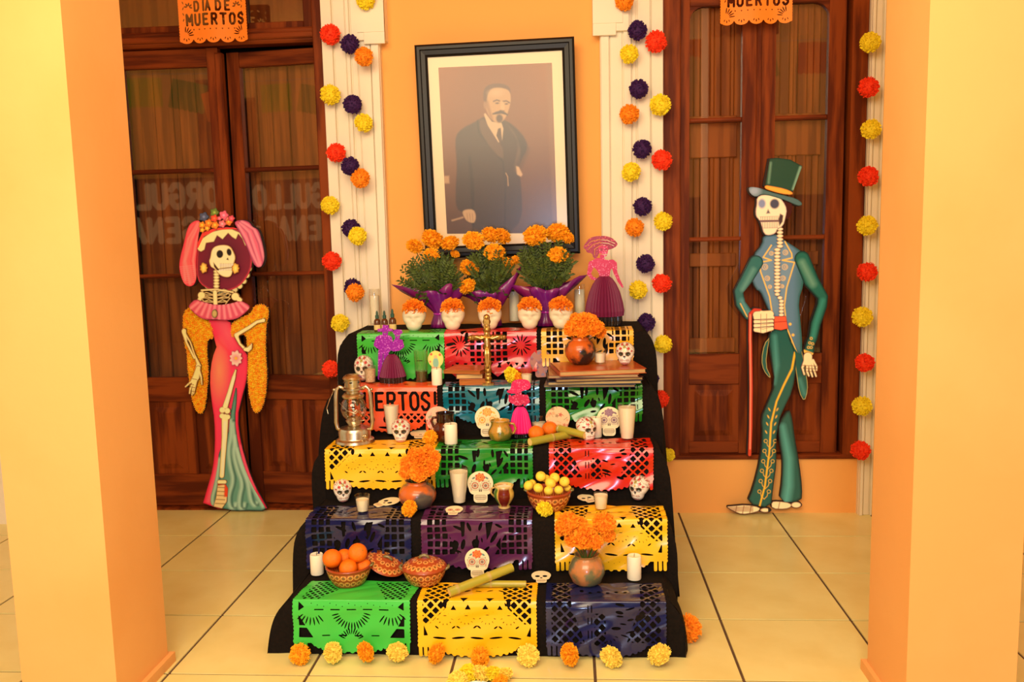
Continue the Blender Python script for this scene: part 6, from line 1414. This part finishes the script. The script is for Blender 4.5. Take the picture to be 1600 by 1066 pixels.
# cluster in front with a white dish, cut by the lower frame edge
for i, (px, py, d_, col, lab) in enumerate([(714, 1056, 36, 'pale', 'yellow marigold at the left of the front cluster'), (733, 1052, 34, 'yellow', 'yellow marigold second from left in the front cluster'), (752, 1052, 34, 'pale', 'yellow marigold in the middle of the front cluster'), (770, 1053, 34, 'yellow', 'yellow marigold right of middle in the front cluster'), (788, 1051, 30, 'pale', 'yellow marigold at the right of the front cluster'), (781, 1068, 30, 'gold', 'orange marigold at the lower right of the front cluster')]):
    Y = 2.66-.05*(i == 5 or i == 0); d = d_*SC(Y); x = XA(px, Y, d*.4); o = bloom(MARI[i % 3], col, (x, Y, d*.40), d, 'marigold_flower', rot=(.5, 0, i)); tag(o, lab, 'flower', 'marigold cluster at the bottom edge')
t = thing('white_dish', 'shallow white dish ringed by marigolds at the bottom edge', 'dish', (XA(746, 2.60, 0), 2.585, 0)); lathe_obj('dish_body', [(0, 0), (.03, 0), (.05, .012), (.052, .014), (.03, .006), (0, .005)], mat('white_glaze', (.9, .86, .74), .3), t)

# ---- books
def book(name, cx, cy, z, w_, d_, h_, rz, cover, pages, label, group, rx=0):
    t = thing(name, label, 'book', (cx, cy, z), rz, group, rx)
    cv = MB(); c_ = .0022; cv.box(-w_/2, w_/2, -d_/2, d_/2, 0, c_).box(-w_/2, w_/2, -d_/2, d_/2, h_-c_, h_).box(-w_/2, -w_/2+c_, -d_/2, d_/2, 0, h_)
    cv.build('cover', mat('cover_'+'_'.join(str(v) for v in cover), L(cover), .35, coat=.3, noise=1, nscale=12), t)
    n = 8; pg = MB()
    for i in range(n):
        z0 = c_+(h_-2*c_)*i/n; z1 = c_+(h_-2*c_)*(i+1)/n-.0003; e_ = .004+.001*(i % 2); pg.box(-w_/2+c_, w_/2-e_, -d_/2+e_, d_/2-e_, z0, z1)
    pg.build('pages', mat('pages_'+'_'.join(str(v) for v in pages), L(pages), .8, noise=1, nscale=90, stretch=(.2, .2, 4)), t); return t
Z2 = EZ[2]+.007; xb = XA(925, 3.68, Z2)
zz = Z2
for (dx, w_, d_, h_, rz, cov, pag, lab) in [(-.01, .375, .19, .011, -.04, (40, 34, 60), (206, 176, 120), 'thin navy book at the bottom of the large stack'), (.0, .385, .19, .014, .06, (60, 60, 76), (226, 196, 138), 'grey-covered large book, second from bottom of the stack'),
                                        (.012, .36, .20, .013, .12, (60, 28, 34), (206, 170, 112), 'dark red large book, third from bottom of stack'), (-.002, .37, .19, .012, .03, (150, 90, 60), (230, 200, 150), 'tan large book just under the top one'), (.02, .36, .20, .020, .17, (196, 84, 28), (220, 178, 116), 'glossy rust-brown book on top of the large stack')]:
    book('book', xb+dx, 3.625, zz, w_, d_+.055, h_, rz, cov, pag, lab, 'large books on the second step'); zz += h_+.0005
zb = zz
tb = [o for o in bpy.data.objects if not o.parent and o.get('label') and ('on the large books' in o['label'] or 'top large book' in o['label'])]
for o in tb:
    P0 = o.location.copy(); o.location.z = zb
    if 'bunch' in o['label']: o.location.z = P0.z
p = up(2, 977, 3.64, 0); o = link('painted_skull', SK, None, (p[0], 3.64, zb)); s = 36*SC(3.64); o.scale = (s*1.02, s, s); o.rotation_euler = (0, 0, -.15); tag(o, 'small painted skull on top of the large books', 'skull', 'small painted skulls with red flowers')
p = onT(2, 569, Y=3.74); o = link('painted_skull', SK, None, p); s = 42*SC(3.72); o.scale = (s*.9, s*.9, s); tag(o, 'painted skull behind the lantern top and the glass of grains', 'skull', 'small painted skulls with red flowers')
zz = Z2
for (px, w_, d_, h_, rz, cov, lab) in [(742, .125, .15, .024, .07, (220, 120, 40), 'orange-brown small book at the bottom, left of the crucifix'), (736, .115, .14, .022, .03, (120, 52, 24), 'small dark red book in the middle of its stack'), (731, .165, .15, .016, -.22, (196, 108, 44), 'small brown book on top, left of the crucifix')]:
    Y = 3.665; book('book', XA(px, Y, zz), Y, zz, w_, d_, h_, rz+PI*0, cov, (236, 196, 130) if 'middle' in lab else (200, 120, 50), lab, 'small books left of the crucifix'); zz += h_+.0006

# ---- crucifix
def crucifix():
    Y = 3.60; p = onT(2, 763, Y=Y); s = SC(Y); t = thing('gold_crucifix', 'gold crucifix with knotted arms standing in front of the red sheet', 'crucifix', (p[0], Y, p[2]))
    m = MB(); H_ = 112*s; zc = 76*s
    for i in range(17): z = H_*i/17+.003; m.ball((0, 0, z+.004), 5.4*s*(1+.18*(i % 2)), 10, 6, (1, .7, 1.0))
    for sg in (-1, 1):
        for i in range(7): m.ball((sg*(5+i*3.6)*s, 0, zc), 4.4*s*(1+.2*(i % 2)), 10, 6, (1.1, .7, .95))
    m.box(-4*s, 4*s, -3*s, 3*s, 0, H_-2*s).box(-28*s, 28*s, -2.4*s, 2.4*s, zc-3*s, zc+3*s); m.box(-9*s, 9*s, -6*s, 6*s, 0, 3*s)
    m.build('cross', mat('old_gold', (.50, .27, .06), .38, metal=1, noise=1.4, nscale=90, col2=(.25, .12, .03)), t, True, .6)
    b_ = MB(); y = -5.5*s
    b_.ball((0, y-s, zc+7*s), 3*s, 10, 8, (1, 1, 1.2)); b_.tube([(0, y, zc+3*s), (0, y-.5*s, zc-4*s), (.5*s, y, zc-12*s), (0, y-1.4*s, zc-16*s)], [2.2*s, 3.4*s, 2.6*s, 2.9*s], 10)
    for sg in (-1, 1):
        b_.tube([(sg*1.5*s, y, zc+2*s), (sg*9*s, y+.5*s, zc-1*s), (sg*17*s, y+.8*s, zc+2*s), (sg*24*s, y+1.4*s, zc+3*s)], [1.8*s, 1.5*s, 1.3*s, 1.2*s], 8)
        b_.tube([(sg*1.4*s, y, zc-14*s), (sg*2.2*s, y-2.4*s, zc-27*s), (sg*1*s, y, zc-42*s), (sg*.8*s, y-1.5*s, zc-48*s)], [2.4*s, 2.1*s, 1.5*s, 1.1*s], 8)
    b_.build('figure', mat('pale_gold', (.85, .6, .22), .28, metal=1), t, True)
    MB().box(-4*s, 4*s, -5*s, -3.6*s, H_-14*s, H_-7*s).build('title_plate', M_gold, t)
crucifix()

# ---- lantern
def lantern():
    Y = 3.425; p = onT(3, 555, Y=Y); s = SC(Y); t = thing('oil_lantern', 'old metal hurricane oil lantern with glass globe on middle step', 'lantern', p)
    m = M_brass
    lathe_obj('fuel_tank', [(0, 0), (30*s, 0), (32*s, 2*s), (31*s, 6*s), (27*s, 8*s), (26*s, 10*s), (26.5*s, 20*s), (24*s, 25*s), (15*s, 28*s), (10*s, 30*s), (10*s, 34*s), (0, 34*s)], m, t, 40)
    lathe_obj('burner', [(0, 33*s), (12*s, 33*s), (14*s, 37*s), (9*s, 41*s), (6*s, 44*s), (0, 45*s)], m, t, 24)
    lathe_obj('globe', [(12*s, 38*s), (19*s, 46*s), (21.5*s, 56*s), (19*s, 68*s), (13*s, 76*s), (12.6*s, 76*s), (18.5*s, 68*s), (21*s, 56*s), (18.5*s, 46*s), (11.6*s, 38*s)], M_clear, t, 32)
    lathe_obj('wick_tube', [(0, 44*s), (3*s, 44*s), (2.4*s, 50*s), (0, 50*s)], m, t, 12)
    lathe_obj('globe_plate', [(11*s, 75*s), (17*s, 75*s), (18*s, 78*s), (15*s, 82*s), (11*s, 83*s), (11*s, 86*s), (16*s, 88*s), (16*s, 91*s), (12*s, 93*s), (12*s, 96*s)], m, t, 32)
    ch = lathe_obj('chimney', [(12*s, 92*s), (13*s, 92*s), (13.5*s, 104*s), (15*s, 105*s), (16*s, 107*s), (14*s, 110*s), (10*s, 113*s), (4*s, 114*s), (0, 114*s)], m, t, 32)
    for i in range(6): MB().ball((13.2*s*math.cos(i*PI/3-.5), 13.2*s*math.sin(i*PI/3-.5), 101*s), 3*s, 8, 6, (.8, .8, .55)).build('vent', M_black, t)
    for sg in (-1, 1):
        MB().tube([(sg*13*s, 0, 89*s), (sg*22*s, 0, 93*s), (sg*27*s, 0, 88*s), (sg*28.5*s, 0, 76*s), (sg*30*s, 0, 34*s), (sg*28*s, 0, 24*s), (sg*20*s, 0, 18*s)], [3*s, 3*s, 3.2*s, 3.4*s, 3.4*s, 3.2*s, 3*s], 12).build('side_tube', m, t, True)
        MB().tube([(sg*23*s, -1*s, 40*s), (sg*8*s, -20*s, 58*s), (-sg*2*s, -21.5*s, 62*s)] if sg > 0 else [(-23*s, 0, 66*s), (-6*s, -20*s, 57*s), (8*s, -20*s, 52*s), (22*s, 0, 64*s)], .8*s, 6).build('guard_wire', m, t, True)
        MB().ball((sg*31*s, 0, 88*s), 2.6*s, 10, 6).build('bail_ear', m, t, True)
    MB().tube([(-31*s, 0, 88*s), (-36*s, -10*s, 74*s), (-38*s, -22*s, 62*s), (-34*s, -30*s, 54*s), (0, -36*s, 50*s), (34*s, -30*s, 54*s), (38*s, -22*s, 62*s), (36*s, -10*s, 74*s), (31*s, 0, 88*s)][0:4], .7*s, 6).build('bail_handle', m, t, True)
    MB().tube([(20*s, -14*s, 14*s), (23*s, -20*s, 15*s)], 3*s, 10).build('filler_cap', m, t, True)
    MB().tube([(8*s, -6*s, 37*s), (20*s, -14*s, 40*s)], .8*s, 6).build('wick_knob', m, t, True)
lantern()

# ---- sugar cane
def cane(p0, p1, r, label, nodes=(.3, .68), dark=0):
    p0, p1 = Vector(p0), Vector(p1); t = thing('sugar_cane', label, 'sugar cane', tuple(p0), 0, 'sugar cane pieces'); d = p1-p0; n = 40; vs = []; cs = []; rd = []; pts = []
    for i in range(n+1):
        u = i/n; b_ = 1
        for q in nodes: b_ += .12*math.exp(-((u-q)/.012)**2)-.04*math.exp(-((u-q-.03)/.01)**2)
        pts.append(d*u); rd.append(r*b_)
    mb = MB(); mb.tube(pts, rd, 14)
    rr = random.Random(int(p0.x*999)); cc = []
    for i in range(n+1):
        u = i/n; nd = max(math.exp(-((u-q)/.018)**2) for q in nodes)
        for k in range(14): c1 = np.array(L((180, 168, 56)))*(1-nd)+np.array(L((200, 170, 110)))*nd; c1 = c1*(1-.35*max(0, math.sin(k*1.3+u*3))) + np.array(L((110, 130, 40)))*.4*max(0, math.sin(k*1.3+u*3)); cc.append(tuple(c1*.95))
    mb.c = cc; mb.build('stalk', mat('cane_skin', attr=True, rough=.35, coat=.2), t, True, .6)
    for q, sgn in ((Vector((0, 0, 0)), -1), (d, 1)):
        e_ = MB(); dn = d.normalized(); e_.tube([q-dn*.0002*-sgn, q+dn*sgn*.0006], r*.86, 14); e_.build('cut_end', mat('cane_pith', L((232, 200, 120)), .7), t)
def T(k, px, py, dz, Y): return (XA(px, Y, EZ[k]+dz), Y, EZ[k]+dz)
r1 = .0165
cane(T(3, 828, 0, .006+r1, 3.345), T(3, 903, 0, .006+r1, 3.50), r1, 'longer sugar cane piece lying in front of the two oranges', (.45, .8))
cane(T(3, 872, 0, .04+.004, 3.49), T(3, 914, 0, .036, 3.40), .0155, 'short sugar cane piece resting on the longer one by the painted skull', (.05,))
cane(T(5, 702, 0, .006+.0175, 2.845), T(5, 800, 0, .065, 2.97), .0165, 'sugar cane piece slanting up beside the casserole', (.12, .62))
cane(T(5, 738, 0, .006+.013, 2.93), T(5, 822, 0, .006+.013, 2.93), .0125, 'thin sugar cane piece lying flat behind the slanting one', (.35,))
